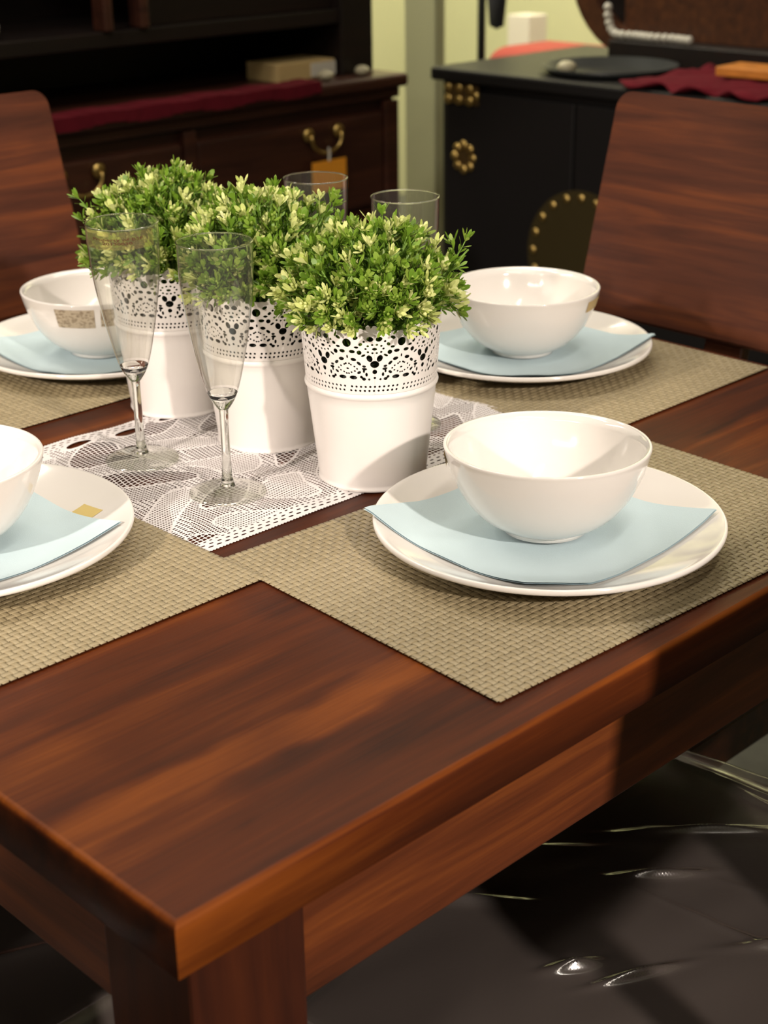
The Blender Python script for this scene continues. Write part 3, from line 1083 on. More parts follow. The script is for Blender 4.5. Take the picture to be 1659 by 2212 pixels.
def plant_meshes(seed, rx=0.080, rz=0.105, zc=0.150, extra=()):
    rnd = random.Random(seed)
    LV, LF, LP = [], [], []
    ST = B()

    def leaf(p, d, up, ln, wd, pale, cup=0.25):
        d = d.normalized()
        s = d.cross(up)
        if s.length < 1e-4:
            s = d.orthogonal()
        s.normalize()
        n = s.cross(d)
        b = len(LV)
        pts = [(0, 0.14), (0.30, 0.42), (0.62, 1.0), (0.86, 0.80), (1.0, 0.0)]
        for t, w in pts:
            bend = n * (cup * ln * (t * t) * 0.6)
            c = p + d * (ln * t) + bend
            if w < .05:
                LV.append(c)
            else:
                e = s * (wd * .5 * w)
                LV.append(c - e + n * (wd * .10 * w))
                LV.append(c + e + n * (wd * .10 * w))
        for k in range(3):
            a = b + 2 * k
            LF.append((a, a + 1, a + 3, a + 2))
            LP.append(pale)
        LF.append((b + 6, b + 7, b + 8))
        LP.append(pale)

    def bud(p, d, r, pale):
        b = len(LV)
        d = d.normalized()
        a = d.orthogonal().normalized()
        c = d.cross(a)
        LV.append(p)
        for t, rr in ((0.9, 1.0), (1.9, .85)):
            for k in range(5):
                th = 2 * math.pi * k / 5
                LV.append(p + d * r * t + (a * math.cos(th) + c * math.sin(th)) * r * rr)
        LV.append(p + d * r * 2.6)
        for k in range(5):
            j = (k + 1) % 5
            LF.append((b, b + 1 + j, b + 1 + k))
            LF.append((b + 1 + k, b + 1 + j, b + 6 + j, b + 6 + k))
            LF.append((b + 6 + k, b + 6 + j, b + 11))
            LP.extend([pale] * 3)

    def twig(p0, d0, ln, pale_tip, depth):
        """leafy twig: opposite leaf pairs and a cluster of rounded tip leaves"""
        d = d0.normalized()
        n = max(3, int(ln / 0.0055))
        p = p0.copy()
        pts = [p.copy()]
        ang = rnd.random() * 6.28
        for k in range(n):
            d = (d + Vector((rnd.gauss(0, .06), rnd.gauss(0, .06), rnd.gauss(0.02, .05)))).normalized()
            p = p + d * (ln / n)
            pts.append(p.copy())
            fr = (k + 1) / n
            ang += 1.57 + rnd.gauss(0, .2)
            a = d.orthogonal().normalized()
            c = d.cross(a)
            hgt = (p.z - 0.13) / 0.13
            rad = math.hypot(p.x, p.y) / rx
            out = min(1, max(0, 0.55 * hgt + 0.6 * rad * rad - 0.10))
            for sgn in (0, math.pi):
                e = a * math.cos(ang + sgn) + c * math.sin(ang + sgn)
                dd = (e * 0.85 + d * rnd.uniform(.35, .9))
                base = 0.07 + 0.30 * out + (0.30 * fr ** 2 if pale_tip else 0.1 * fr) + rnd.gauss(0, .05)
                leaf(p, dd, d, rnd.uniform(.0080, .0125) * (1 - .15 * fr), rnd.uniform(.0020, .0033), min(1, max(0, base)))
        # tip cluster
        m = rnd.choice([5, 6, 7])
        a = d.orthogonal().normalized()
        c = d.cross(a)
        big = rnd.random() < 0.38
        for k in range(m):
            th = 2 * math.pi * k / m + rnd.gauss(0, .2)
            e = a * math.cos(th) + c * math.sin(th)
            dd = d * rnd.uniform(.7, 1.3) + e * rnd.uniform(.45, 1.1)
            pl = (rnd.uniform(.72, 1.0) if pale_tip else rnd.uniform(.28, .52))
            leaf(p, dd, e * -1 + d * .3, rnd.uniform(.0095, .0145), rnd.uniform(.0038, .0056) if big else rnd.uniform(.0026, .0036), pl, 0.2)
        for k in range(rnd.choice([1, 2, 3])):
            dd = d + Vector((rnd.gauss(0, .35), rnd.gauss(0, .35), rnd.gauss(0, .35)))
            q = p + dd.normalized() * rnd.uniform(.002, .006)
            bud(q, dd, rnd.uniform(.0012, .0018), rnd.uniform(.8, 1) if pale_tip else .5)
        ST.tube(pts, [0.0008 * (1 - .4 * i / n) for i in range(n + 1)], 5)

    tops = []
    N_ = 108
    for i in range(N_):
        # directions spread evenly over a dome that droops a little over the rim
        t = (i + .5) / N_
        cz = 1 - t * 1.12
        ph = i * 2.39996 + rnd.gauss(0, .15)
        sn = math.sqrt(max(0, 1 - cz * cz))
        k = rnd.uniform(.80, 1.03)
        tops.append(Vector((rx * sn * math.cos(ph) * k, rx * sn * math.sin(ph) * k, zc + rz * cz * (k if cz > 0 else 0.35))))
    tops += [Vector(e) for e in extra]
    for tp in tops:
        b0 = Vector((tp.x * 0.35 + rnd.gauss(0, .006), tp.y * 0.35 + rnd.gauss(0, .006), 0.118))
        # stem curve
        mid = b0.lerp(tp, .5) + Vector((0, 0, 0.012))
        if tp.z < zc + 0.01:
            mid.z = max(mid.z, zc + 0.012)
        pts = []
        for s in range(7):
            q = s / 6
            pts.append(b0 * (1 - q) ** 2 + mid * (2 * q * (1 - q)) + tp * q * q)
        ST.tube(pts, [0.0013 - 0.00008 * s for s in range(7)], 5)
        dirn = (pts[-1] - pts[-2]).normalized()
        pale = rnd.random() < 0.54
        twig(pts[4], (pts[5] - pts[4]), (pts[6] - pts[4]).length + .004, pale, 0)
        for s in range(5):
            q0 = pts[rnd.choice([2, 3, 4, 5])]
            dv = dirn + Vector((rnd.gauss(0, .55), rnd.gauss(0, .55), rnd.gauss(0.10, .4)))
            ln = rnd.uniform(.016, .030)
            # keep the twig inside the crown
            e = q0 + dv.normalized() * ln
            if (e.x / (rx * 1.06)) ** 2 + (e.y / (rx * 1.06)) ** 2 + ((e.z - zc) / (rz * 1.03)) ** 2 > 1.0:
                ln *= 0.55
            e = q0 + dv.normalized() * ln
            if e.z < 0.15 and math.hypot(e.x, e.y) > 0.050:
                continue
            twig(q0, dv, ln, rnd.random() < 0.36, 1)
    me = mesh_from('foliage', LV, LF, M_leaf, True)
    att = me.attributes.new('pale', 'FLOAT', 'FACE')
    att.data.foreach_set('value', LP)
    return me, ST.mesh('stems', M_stem, True)


pot_me = pot_mesh()
lin = B().lathe([(0.040, 0.02), (0.0525, 0.088), (0.0535, 0.112), (1e-7, 0.115)], 40).mesh('inner_pot', M_liner, True)
PL = [((0.5131, 0.3819), 21, 0.94, 0.074, 'nearest potted plant, whole lacy white pot in view beside the front bowl', ((0.062, -0.056, 0.200), (-0.050, 0.062, 0.170))),
      ((0.5104, 0.5204), 22, 0.95, 0.082, 'middle of the three potted plants, its white pot half behind the nearest pot', ((0.045, -0.045, 0.222),)),
      ((0.5105, 0.6591), 23, 0.97, 0.082, 'farthest potted plant on the left, its white pot behind the two front flutes', ((-0.058, 0.060, 0.178), (-0.062, 0.05, 0.205)))]
for (xy, sd, sc, rz, lab, extra) in PL:
    o = thing('potted_plant', at(xy[0], xy[1], 0.0012))
    tag(o, lab, 'potted plant', 'artificial plants in perforated white pots')
    # a motif centre looks about towards the viewer
    az = math.atan2(-0.544 - xy[1], -0.375 - xy[0])
    pt = link('pot', pot_me, o, (0, 0, 0), (0, 0, az + {21: 0.05, 22: 0.28, 23: -0.05}[sd]))
    sm = pt.modifiers.new('thickness', 'SOLIDIFY')
    sm.thickness = 0.0007
    sm.offset = -1
    link('inner_pot', lin, o)
    fo, st = plant_meshes(sd, 0.078 * sc, rz, 0.150, extra)
    link('foliage', fo, o)
    link('stems', st, o)


# ------------------------------------------------------------------ champagne flutes
HG = 0.22
FL = [(0.0042, 0.0760), (0.0065, 0.0795), (0.0105, 0.0850), (0.0134, 0.0932), (0.0172, 0.1070), (0.0230, 0.1345), (0.0275, 0.1620), (0.0302, 0.1840), (0.0310, 0.2020), (0.0311, 0.2200)]


def smooth_prof(p, n):
    p = np.array(p)
    t = np.concatenate([[0], np.cumsum(np.hypot(*np.diff(p, axis=0).T))])
    tt = np.linspace(0, t[-1], n)
    out = np.stack([np.interp(tt, t, p[:, 0]), np.interp(tt, t, p[:, 1])], 1)
    for _ in range(6):
        out[1:-1] = (out[:-2] + 2 * out[1:-1] + out[2:]) / 4
    return [tuple(map(float, q)) for q in out]


def flute_r(z):
    return float(np.interp(z, [q[1] for q in FLS], [q[0] for q in FLS]))


FLS = smooth_prof(FL, 60)
ZJ = 0.0915        # above this the wall is thin, below it the glass is a solid knuckle
b = B()
upper = [q for q in FLS if q[1] >= ZJ]
ring = upper + [(0.0311, HG + .0004), (0.0307, HG + .0006)]
nseg = 72
vs_, fs_ = [], []
for r, z in ring:
    for i in range(nseg):
        a = 2 * math.pi * i / nseg
        vs_.append((r * math.cos(a), r * math.sin(a), z))
for k in range(len(ring) - 1):
    for i in range(nseg):
        j = (i + 1) % nseg
        fs_.append((k * nseg + i, k * nseg + j, (k + 1) * nseg + j, (k + 1) * nseg + i))
cup_me = mesh_from('cup', vs_, fs_, M_thin, True)
rim_prof = [(0.0311 + 0.0006 * math.cos(a), HG + 0.0006 * math.sin(a)) for a in [2 * math.pi * k / 8 for k in range(8)]]
rim_me = B().lathe(rim_prof, 72, closed=True).mesh('rim', M_glass, True)
r_j = flute_r(ZJ)
kn = [(r_j * 1.0, ZJ)] + [q for q in FLS if 0.0772 < q[1] < ZJ][::-1]
stem_low = [(0.0041, 0.0764), (0.0038, 0.0720), (0.0037, 0.055), (0.0039, 0.030), (0.0044, 0.015), (0.0058, 0.0095), (0.0066, 0.0078)]
inner = [(r_j - 0.0004, ZJ - .0002), (r_j - 0.0030, ZJ - .0026), (r_j - 0.0065, ZJ - .0046), (0.002, ZJ - .0058), (1e-7, ZJ - .0060)]
stem_prof = [(1e-7, 0.0072)] + stem_low[::-1] + kn[::-1] + inner
stem_me = B().lathe(stem_prof, 56).mesh('stem', M_glass, True)
foot_prof = [(1e-7, 0.0), (0.028, 0.0), (0.0322, 0.0), (0.0332, 0.0008), (0.0333, 0.0016), (0.0325, 0.0023), (0.027, 0.0029), (0.018, 0.0040), (0.011, 0.0056), (0.0066, 0.0072), (1e-7, 0.0072)]
foot_me = B().lathe(foot_prof, 72).mesh('foot', M_foot, True)
GL = [((0.3893, 0.5568), 'left of the two front champagne flutes, with a yellowed owner label under its rim'),
      ((0.3931, 0.4380), 'right of the two front champagne flutes, standing before the middle pot'),
      ((0.6235, 0.4491), 'clear flute behind the nearest plant, against the pale green pillar'),
      ((0.6285, 0.5761), 'clear flute behind the middle plant, in front of the orange tag')]
flutes = []
for k, (xy, lab) in enumerate(GL):
    o = thing('champagne_flute', at(xy[0], xy[1], 0.0016))
    tag(o, lab, 'glass', 'champagne flutes among the pots')
    link('cup', cup_me, o)
    link('rim', rim_me, o)
    link('stem', stem_me, o)
    link('foot', foot_me, o)
    flutes.append(o)
flutes[0].rotation_euler = (math.radians(0.9), math.radians(-1.2), 0)

# owner label on the left flute
g1 = GL[0][0]
AZ = math.atan2(-0.544 - g1[1], -0.375 - g1[0])
vs_, fs_ = strip_on(flute_r, AZ - 1.50, AZ + 0.95, 0.2035, 0.2188, 0.00025, 40, 4)
lb = link('owner_label', mesh_from('owner_label', vs_, fs_, M_stickr, True), flutes[0])
lb['label'] = 'yellowed clear label with brown print'


def bent_text(txt, size, z, az, rfun, off, width):
    cu = bpy.data.curves.new('t', 'FONT')
    cu.body = txt
    cu.size = size
    cu.align_x = 'CENTER'
    cu.offset = size * 0.012
    cu.resolution_u = 3
    ob = bpy.data.objects.new('t', cu)
    COL.objects.link(ob)
    dg = bpy.context.evaluated_depsgraph_get()
    me = bpy.data.meshes.new_from_object(ob.evaluated_get(dg))
    bpy.data.objects.remove(ob)
    co = [v.co.copy() for v in me.vertices]
    x0, x1 = min(c.x for c in co), max(c.x for c in co)
    sc = width / (x1 - x0)
    for v, c in zip(me.vertices, co):
        zz = z + c.y
        r = rfun(zz) + off
        a = az + (c.x - (x0 + x1) / 2) * sc / r
        v.co = (r * math.cos(a), r * math.sin(a), zz)
    me.materials.clear()
    me.materials.append(M_text)
    me.update()
    return me


link('print', bent_text('Property of BSF', 0.0034, 0.2112, AZ - 0.17, flute_r, 0.0006, 0.046), lb)
link('print', bent_text('20130830', 0.0034, 0.2078, AZ - 0.17, flute_r, 0.0006, 0.026), lb)


# ------------------------------------------------------------------ chairs
def film_mesh(sx, sy, seed, ROTZ=0.0):
    rnd = np.random.RandomState(seed)
    n = 250
    us = np.linspace(-sx / 2 - 0.006, sx / 2 + 0.006, n)
    vs = np.linspace(-sy / 2 - 0.006, sy / 2 + 0.006, n)
    U, V = np.meshgrid(us, vs)
    Z = np.zeros_like(U)
    for k in range(5):
        a = rnd.rand() * math.pi if k > 3 else rnd.normal(2.75, .25)
        c = (rnd.rand() - .5) * 0.44
        wv = 0.003 + 0.004 * rnd.rand()
        dd = U * math.cos(a) + V * math.sin(a) - c + 0.008 * np.sin(12 * (U * -math.sin(a) + V * math.cos(a)) + rnd.rand() * 6)
        al = U * -math.sin(a) + V * math.cos(a)
        lc = (rnd.rand() - .5) * .3
        Z += (0.002 + 0.0045 * rnd.rand()) * np.exp(-np.abs(dd) / wv) * np.exp(-((al - lc) / (0.09 + .10 * rnd.rand())) ** 2)
    for k in range(15):
        # short crisp creases
        a = 4.12 - ROTZ + rnd.normal(0, .20)
        c = (rnd.rand() - .5) * 0.50
        lc = (rnd.rand() - .5) * .5
        al = U * -math.sin(a) + V * math.cos(a)
        dd = U * math.cos(a) + V * math.sin(a) - c + 0.012 * np.sin(9 * al + rnd.rand() * 6)
        wd = 0.003 + 0.0025 * rnd.rand()
        Z += wd * (1.6 + .5 * rnd.rand()) * np.exp(-(dd / wd) ** 2) * np.exp(-((al - lc) / (0.015 + .06 * rnd.rand())) ** 2)
    Z += 0.0012 * np.sin(U * 40 + 2 * np.sin(V * 30)) * np.sin(V * 33)
    edge = np.minimum(np.minimum(U - us[0], us[-1] - U), np.minimum(V - vs[0], vs[-1] - V))
    Z += 0.0045 - 0.030 * np.clip(1 - edge / 0.014, 0, 1) ** 2
    verts = np.stack([U.ravel(), V.ravel(), Z.ravel()], 1)
    faces = [(j * n + i, j * n + i + 1, (j + 1) * n + i + 1, (j + 1) * n + i) for j in range(n - 1) for i in range(n - 1)]
    return mesh_from('plastic_wrap', verts, faces, M_film, True)


def make_chair(loc, rz, label, seed, SX=0.50, cut=0.0):
    """back towards local -Y; origin on the floor under the seat centre"""
    o = thing('dining_chair', loc, rz)
    tag(o, label, 'chair', 'wooden dining chairs at the table')
    SY, ST_ = 0.46, TZ - 0.305
    B().box(-SX / 2, SX / 2, -SY / 2, SY / 2 - cut, ST_ - .055, ST_, 0.018, seg=4).obj('seat', M_seat, o, angle=60)
    link('plastic_wrap', film_mesh(SX, SY - cut, seed, rz), o, (0, -cut / 2, ST_))
    B().box(-SX / 2 + .01, SX / 2 - .01, -SY / 2 + .01, SY / 2 - .01 - cut, ST_ - .105, ST_ - .055, 0.003).obj('seat_frame', M_chair, o)
    for sx in (-1, 1):
        B().box(sx * .235 - .018, sx * .235 + .018, SY / 2 - .05 - cut, SY / 2 - .014 - cut, 0, ST_ - .1, 0.003).obj('leg', M_chairz, o)
        rear = B()
        rear.tube([(sx * .19, -SY / 2 - .045, 0), (sx * .19, -SY / 2 + .0, ST_ - .12), (sx * .19, -SY / 2 - .018, ST_), (sx * .19, -SY / 2 - .052, TZ - .02)], .017, 4)
        rear.obj('leg', M_chairz, o)
    tilt = Matrix.Translation((0, -SY / 2 - .035, TZ - .05)) @ Matrix.Rotation(math.radians(14.5), 4, 'X')
    B().box(-.028, .028, -.012, .006, -.20, .03, 0.003, rot=tilt).obj('splat', M_chair, o)
    b = B()
    # broad back panel with rounded upper corners
    bm = bmesh.new()
    w2, hh, rr, th = .22, .282, .022, .024
    out = [(-w2, 0), (w2, 0)]
    for k in range(7):
        a = k / 6 * math.pi / 2
        out.append((w2 - rr + rr * math.cos(a), hh - rr + rr * math.sin(a)))
    for k in range(7):
        a = math.pi / 2 + k / 6 * math.pi / 2
        out.append((-w2 + rr + rr * math.cos(a), hh - rr + rr * math.sin(a)))
    f0 = bm.faces.new([bm.verts.new((x, 0, z)) for x, z in out])
    ext = bmesh.ops.extrude_face_region(bm, geom=[f0])
    bmesh.ops.translate(bm, vec=(0, th, 0), verts=[v for v in ext['geom'] if isinstance(v, bmesh.types.BMVert)])
    sharp = [e for e in bm.edges if len(e.link_faces) == 2 and e.calc_face_angle(0) > 1.2]
    bmesh.ops.recalc_face_normals(bm, faces=bm.faces[:])
    bmesh.ops.bevel(bm, geom=sharp, offset=.003, segments=2, affect='EDGES')
    bmesh.ops.transform(bm, matrix=tilt, verts=bm.verts)
    b._add(bm)
    b.obj('back_panel', M_chair, o, angle=40)
    return o


make_chair((0.945, 0.475, 0), math.pi / 2, 'reddish wooden dining chair at the far right, orange streaked back panel', 1, cut=.08)
make_chair((0.560, 0.960, 0), math.pi, 'reddish wooden dining chair at the left edge, back panel behind the taped bowl', 2, cut=.08)
make_chair((0.512, 0.000, 0), 0.15, 'dining chair pushed under the front right side, plastic wrapped black seat', 3, 0.525)
make_chair((-0.045, 0.545, 0), -math.pi / 2, 'dining chair pushed under the left front side, dark wrapped seat at lower left', 4)

# ------------------------------------------------------------------ sideboard with hutch (far left)
YF = 2.12
sb = tag(thing('sideboard', (0, 0, 0)), 'dark mahogany sideboard with brass drawer pulls behind the plants', 'sideboard')
xL, xR = 0.40, 2.285
zt = TZ + 0.035
B().box(xL, xR, YF + .02, YF + .50, 0.05, zt - .03, .003).obj('body', M_side, sb)
B().box(xL - .03, xR + .02, YF - .015, YF + .52, zt - .03, zt, .008).obj('top', M_side, sb)
B().box(xL - .01, xR + .005, YF + .0, YF + .05, zt - .055, zt - .03, .006).obj('moulding', M_side, sb)
for (x0, x1) in ((0.44, 1.03), (1.07, 1.64), (1.68, 2.235)):
    dr = B().box(x0, x1, YF + .002, YF + .03, zt - .30, zt - .085, .006).obj('drawer', M_side, sb)
    cx = (x0 + x1) / 2 + (.080 if x0 > 1.6 else .02)
    zc = zt - .108
    pu = B()
    for s in (-1, 1):
        pu.lathe([(1e-7, 0), (.012, .001), (.015, .004), (.010, .010), (.006, .018), (1e-7, .020)], 20, (0, 0, 0))
    bm2 = pu.bm
    bm2.clear()
    for s in (-1, 1):
        pu.ball((cx + s * .046, YF - .004, zc), .016, 14, 8, (1, .55, 1))
    pts = [(cx - .046, YF - .012, zc)] + [(cx - .046 * math.cos(a), YF - .016, zc - .010 - .034 * math.sin(a)) for a in [math.pi * k / 10 for k in range(11)]] + [(cx + .046, YF - .012, zc)]
    pu.tube(pts, .004, 8)
    pu.obj('drawer_pull', M_brass, dr, smooth=True)
    B().box(x0, x1, YF + .006, YF + .03, 0.10, zt - .325, .006).obj('door', M_side, sb)
B().box(1.644, 1.676, YF - .002, YF + .03, 0.06, zt - .06, .003).obj('stile', M_side, sb)
B().box(1.034, 1.066, YF - .002, YF + .03, 0.06, zt - .06, .003).obj('stile', M_side, sb)
B().box(2.239, 2.283, YF - .002, YF + .03, 0.0, zt - .06, .003).obj('stile', M_side, sb)
for x in (xL + .02, xR - .07):
    B().box(x, x + .05, YF + .43, YF + .48, 0, 0.06).obj('foot', M_side, sb)

tg = thing('price_tag', (2.038, YF - .020, zt - .138))
tag(tg, 'orange price tag hanging from the brass drawer pull', 'tag')
B().box(-.052, .052, -.001, .001, -.100, -.030, .0).obj('card', M_orange, tg)
B().tube([(0, 0, -.032), (.002, 0, -.015), (0, 0, -.002)], .003, 6).obj('loop', M_white, tg)

hu = tag(thing('hutch', (0, 0, zt)), 'near black hutch standing on the sideboard at upper left', 'cabinet')
hx0, hx1 = 0.42, 2.26
B().box(hx0, hx1, YF + .42, YF + .46, 0.0, 1.1).obj('back_board', M_hutch, hu)
B().box(hx0, hx0 + .05, YF + .06, YF + .42, 0.0, 1.1, .003).obj('side_panel', M_hutch, hu)
B().box(hx1 - .10, hx1, YF + .06, YF + .42, 0.0, 1.1, .003).obj('side_panel', M_hutch, hu)
B().box(hx0 + .05, hx1 - .10, YF + .065, YF + .42, 0.118, 0.150, .003).obj('shelf', M_hutch, hu)
B().box(hx0 + .05, hx1 - .10, YF + .065, YF + .42, 0.50, 0.53, .003).obj('shelf', M_hutch, hu)
for x in (1.505, 1.595):
    B().box(x, x + .022, YF + .055, YF + .10, 0.150, 0.50, .004).obj('post', M_side, hu)
B().box(1.625, hx1 - .10, YF + .09, YF + .11, 0.150, 0.50, .003).obj('door', M_hutch, hu)
jar = B().lathe([(1e-7, 0), (.016, 0), (.024, .014), (.025, .026), (.017, .042), (.013, .047), (1e-7, .048)], 28)
jr = jar.obj('jar', M_white, None, (1.272, YF + .12, zt + .1505), smooth=True)
tag(jr, 'small white jar on the hutch shelf at the left picture edge', 'jar')

cl = B()
n = 40
for k in range(n):
    x0 = 0.9 + (2.02 - .9) * k / n
    x1 = 0.9 + (2.02 - .9) * (k + 1) / n
    w = .004 * math.sin(k * .9)
    cl.box(x0, x1, YF - .019 + w * .4, YF + .052, .0, .006 + .003 * math.sin(k * .6) ** 2)
    cl.box(x0, x1, YF - .021 + w * .4, YF - .0165 + w * .1, -.018 - w, .006)
bmesh.ops.remove_doubles(cl.bm, verts=cl.bm.verts[:], dist=.0008)
o = cl.obj('table_runner', M_red, None, (0, 0, zt + .0005))
tag(o, 'crimson cloth runner along the front of the sideboard top', 'cloth')
bk = tag(thing('book', (2.075, YF + .125, zt + .0005), 0.0), 'cream and tan book lying in the open niche under the hutch', 'book')
B().box(-.10, .075, -.05, .06, 0, .040, .002).obj('cover', M_cream, bk)
B().box(.0, .076, -.052, -.0495, .005, .035).obj('pages', M_white, bk)
M_bead = plain('cream_stone', (.42, .38, .26), .5)
for (x, lab) in ((2.08, 'pale round pebble on the sideboard top, beside the booklet'), (2.195, 'pale round pebble at the right end of the sideboard top')):
    o = B().ball((0, 0, .012), .018, 14, 8, (1, 1, .66)).obj('pebble', M_bead, None, (x, YF + .03, zt), smooth=True)
    tag(o, lab, 'pebble', 'pebbles on the sideboard')

# ------------------------------------------------------------------ black chest (far right)
XF = 2.38
ch = tag(thing('chest', (0, 0, 0)), 'black lacquered chest with studded brass fittings behind the right chair', 'chest')
cz = TZ + .045
cy0, cy1 = 0.95, 2.075
B().box(XF + .01, XF + .55, cy0, cy1, 0.03, cz - .03, .003).obj('body', M_black, ch)
B().box(XF - .02, XF + .57, cy0 - .02, cy1 + .015, cz - .03, cz, .006).obj('top', M_black, ch)
ym = 1.66
for (a, b_) in ((cy0 + .02, ym - .003), (ym + .003, cy1 - .02)):
    B().box(XF - .004, XF + .012, a, b_, 0.06, cz - .05, .003).obj('door', M_black, ch)
hp = B()
hp.box(XF - .008, XF - .003, 1.945, 2.050, cz - .080, cz - .034, .001)
hpo = hp.obj('hinge_plate', plain('dark_brass', (.10, .06, .02), .5, metal=.6), ch)
for (y, z) in ((2.040, -.044), (2.006, -.044), (1.972, -.044), (2.040, -.071), (2.006, -.071), (1.972, -.071), (1.953, -.058)):
    B().ball((XF - .009, y, cz + z), .0115, 12, 8, (.5, 1, 1)).obj('stud', M_brass, hpo, smooth=True)
fl_ = B().lathe([(1e-7, .0), (.020, .0), (.020, .003), (1e-7, .003)], 20).obj('rosette', plain('darker_brass', (.10, .06, .02), .5, metal=.6), ch, (XF - .004, 1.990, TZ - .158), (0, -math.pi / 2, 0))
for k in range(8):
    a = 2 * math.pi * k / 8
    B().ball((.029 * math.cos(a), .029 * math.sin(a), .004), .011, 12, 8, (1, 1, .5)).obj('stud', M_brass, fl_, smooth=True)
lk = B().lathe([(1e-7, .0), (.155, .0), (.155, .004), (1e-7, .004)], 48).obj('lock_plate', plain('olive_brass', (.055, .040, .012), .55, metal=.5), ch, (XF - .005, 1.628, TZ - .345), (0, -math.pi / 2, 0))
for k in range(20):
    a = 2 * math.pi * k / 20
    B().ball((.138 * math.cos(a), .138 * math.sin(a), .005), .010, 10, 6, (1, 1, .5)).obj('stud', M_brass, lk, smooth=True)

# on the chest
cl = B()
ny_, nx_ = 50, 14
vs_, fs_ = [], []
for j in range(ny_ + 1):
    for i in range(nx_ + 1):
        y = 0.98 + (1.53 - .98) * j / ny_
        x = XF - .018 + .33 * i / nx_ + .012 * math.sin(j * .5) * (i == 0)
        z = .004 + .012 * abs(math.sin(j * .33 + i * .5)) + .004 * math.sin(i * 1.3 + j * .8)
        vs_.append((x, y, z))
for j in range(ny_):
    for i in range(nx_):
        q = j * (nx_ + 1) + i
        fs_.append((q, q + 1, q + nx_ + 2, q + nx_ + 1))
o = link('cloth', mesh_from('cloth', vs_, fs_, M_red, True), None, (0, 0, cz + .001))
sm = o.modifiers.new('thickness', 'SOLIDIFY')
sm.thickness = .004
tag(o, 'crumpled crimson cloth on the black chest at upper right', 'cloth')
M_gold = plain('gold_brocade', (.55, .20, .03), .5, var=.5, vscale=40)
o = B().box(-.05, .05, -.20, .20, 0, .020, .003).obj('book', M_gold, None, (XF + .20, 1.20, cz + .020), (0, 0, .06))
tag(o, 'gold bound book lying on the crimson cloth', 'book')
ty = B()
ty.lathe([(1e-7, 0), (.13, 0), (.155, .018), (.158, .018), (.134, -.004 + .004), (1e-7, .004)], 40)
o = ty.obj('tray', plain('charcoal_tray', (.018, .020, .020), .4), None, (XF + .165, 1.70, cz), smooth=True)
tag(o, 'round charcoal tray on the black chest', 'tray')
o = B().ball((0, 0, .014), .022, 16, 10, (1, 1, .66)).obj('pebble', M_bead, None, (XF + .055, 1.735, cz + .0055), smooth=True)
tag(o, 'single pale round pebble lying on the charcoal tray', 'pebble')
# carved wooden display piece with a curved end
wd = tag(thing('wooden_screen', (XF + .39, 0, cz)), 'brown wooden screen with a curved dark end, upper right corner', 'screen')
vs_, fs_ = [], []
out = []
yc, zc_ = 1.765, .2145
for k in range(25):
    a = -math.pi / 2 - .25 + (math.pi + .5) * k / 24
    out.append((yc + .215 * math.cos(a), zc_ + .21 * math.sin(a)))
inn = [(yc + (y - yc) * .72, zc_ + (z - zc_) * .74) for y, z in out]
bb = B()
bm = bb.bm
for dx in (0,):
    pass
ro = [[bm.verts.new((x, y, z)) for (y, z) in out] for x in (-.03, .05)]
ri = [[bm.verts.new((x, y, z)) for (y, z) in inn] for x in (-.03, .05)]
for k in range(24):
    bm.faces.new((ro[0][k], ro[0][k + 1], ro[1][k + 1], ro[1][k]))
    bm.faces.new((ri[0][k], ri[1][k], ri[1][k + 1], ri[0][k + 1]))
    bm.faces.new((ro[0][k], ri[0][k], ri[0][k + 1], ro[0][k + 1]))
    bm.faces.new((ro[1][k], ro[1][k + 1], ri[1][k + 1], ri[1][k]))
for k in (0, 24):
    bm.faces.new((ro[0][k], ro[1][k], ri[1][k], ri[0][k]))
bb.obj('curved_frame', M_brown, wd, angle=40)
B().box(.0, .03, .98, 1.835, .05, .52, .004).obj('panel', M_brown, wd)
B().box(.01, .03, 1.80, 1.93, .08, .36, .004).obj('end_board', M_hutch, wd)
B().box(-.06, .05, .98, 1.835, .0, .05, .004).obj('base', M_hutch, wd)
nk = tag(thing('bead_string', (0, 0, cz)), 'string of white beads curled against the wooden screen', 'beads')
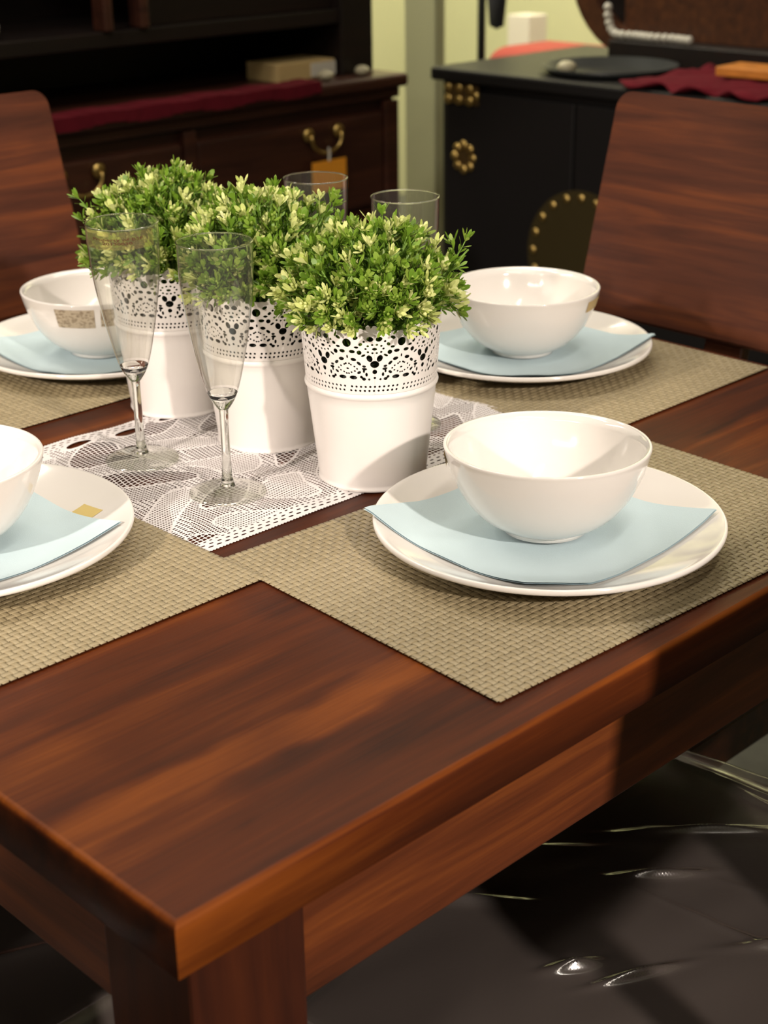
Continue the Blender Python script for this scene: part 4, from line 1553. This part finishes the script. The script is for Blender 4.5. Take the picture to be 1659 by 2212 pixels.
for k in range(18):
    if k < 6:
        q = k / 5 * math.pi / 2
        p = (XF + .345, 1.850 - .030 * (1 - math.cos(q)), .062 + .060 * (1 - math.sin(q)))
    else:
        p = (XF + .345 + .004 * math.sin(k), 1.820 - .0175 * (k - 5), .0615)
    B().ball(p, .0105, 12, 8).obj('bead', M_white, nk, smooth=True)

# ------------------------------------------------------------------ pale corner behind
o = B()
o.box(2.62, 2.655, 2.318, 2.435, 0, H, .006)
structure('pillar_corner', o, M_wall)
for k in range(3):
    pass
M_post = plain('black_metal', (.012, .012, .014), .4, metal=.3)
rk = tag(thing('clothes_rack', (3.00, 2.593, 0)), 'slim black metal rack standing behind the chest', 'rack')
for s in (0, 1):
    y = .07 - .14 * s
    B().tube([(0.02 * s, y, 0.02), (0.02 * s, y, 1.62)], .012, 10).obj('post', M_post, rk, smooth=True)
    B().box(-.08, .08, y - .015, y + .015, 0, .025, .003).obj('foot', M_post, rk)
B().tube([(0, .10, 1.60), (0.02, -.17, 1.60)], .010, 10).obj('rail', M_post, rk, smooth=True)
bg = B()
bg.lathe([(1e-7, 0), (.030, .01), (.045, .12), (.040, .40), (.018, .68), (.006, .76), (1e-7, .762)], 24)
o = bg.obj('bag', plain('navy_cloth', (.02, .02, .03), .7), None, (3.015, 2.462, 0.815), smooth=True)
o.scale = (.5, .8, 1)
tag(o, 'narrow dark cloth bag hanging from the black rack', 'bag')

sf = tag(thing('sofa', (3.44, 2.42, 0), 0.0), 'coral red sofa end seen over the black chest', 'sofa')
B().box(-.20, .70, -.60, .42, 0.06, .40, .05, seg=4).obj('seat', M_coral, sf, angle=60)
B().box(-.22, .10, -.10, .30, .38, .735, .07, seg=5).obj('cushion', M_coral, sf, angle=60)
B().box(-.18, .08, -.52, -.06, .38, .75, .07, seg=5).obj('cushion', M_coral, sf, angle=60)
for (x, y) in ((-.15, -.55), (-.15, .37), (.62, -.55), (.62, .37)):
    B().box(x - .025, x + .025, y - .025, y + .025, 0, .07).obj('leg', M_hutch, sf)
o = B().box(-.05, .05, -.05, .05, 0, .745, .004).obj('pedestal', plain('white_paint', (.62, .58, .50), .7), None, (4.0, 3.19, 0))
tag(o, 'white display pedestal against the pale green wall', 'pedestal')
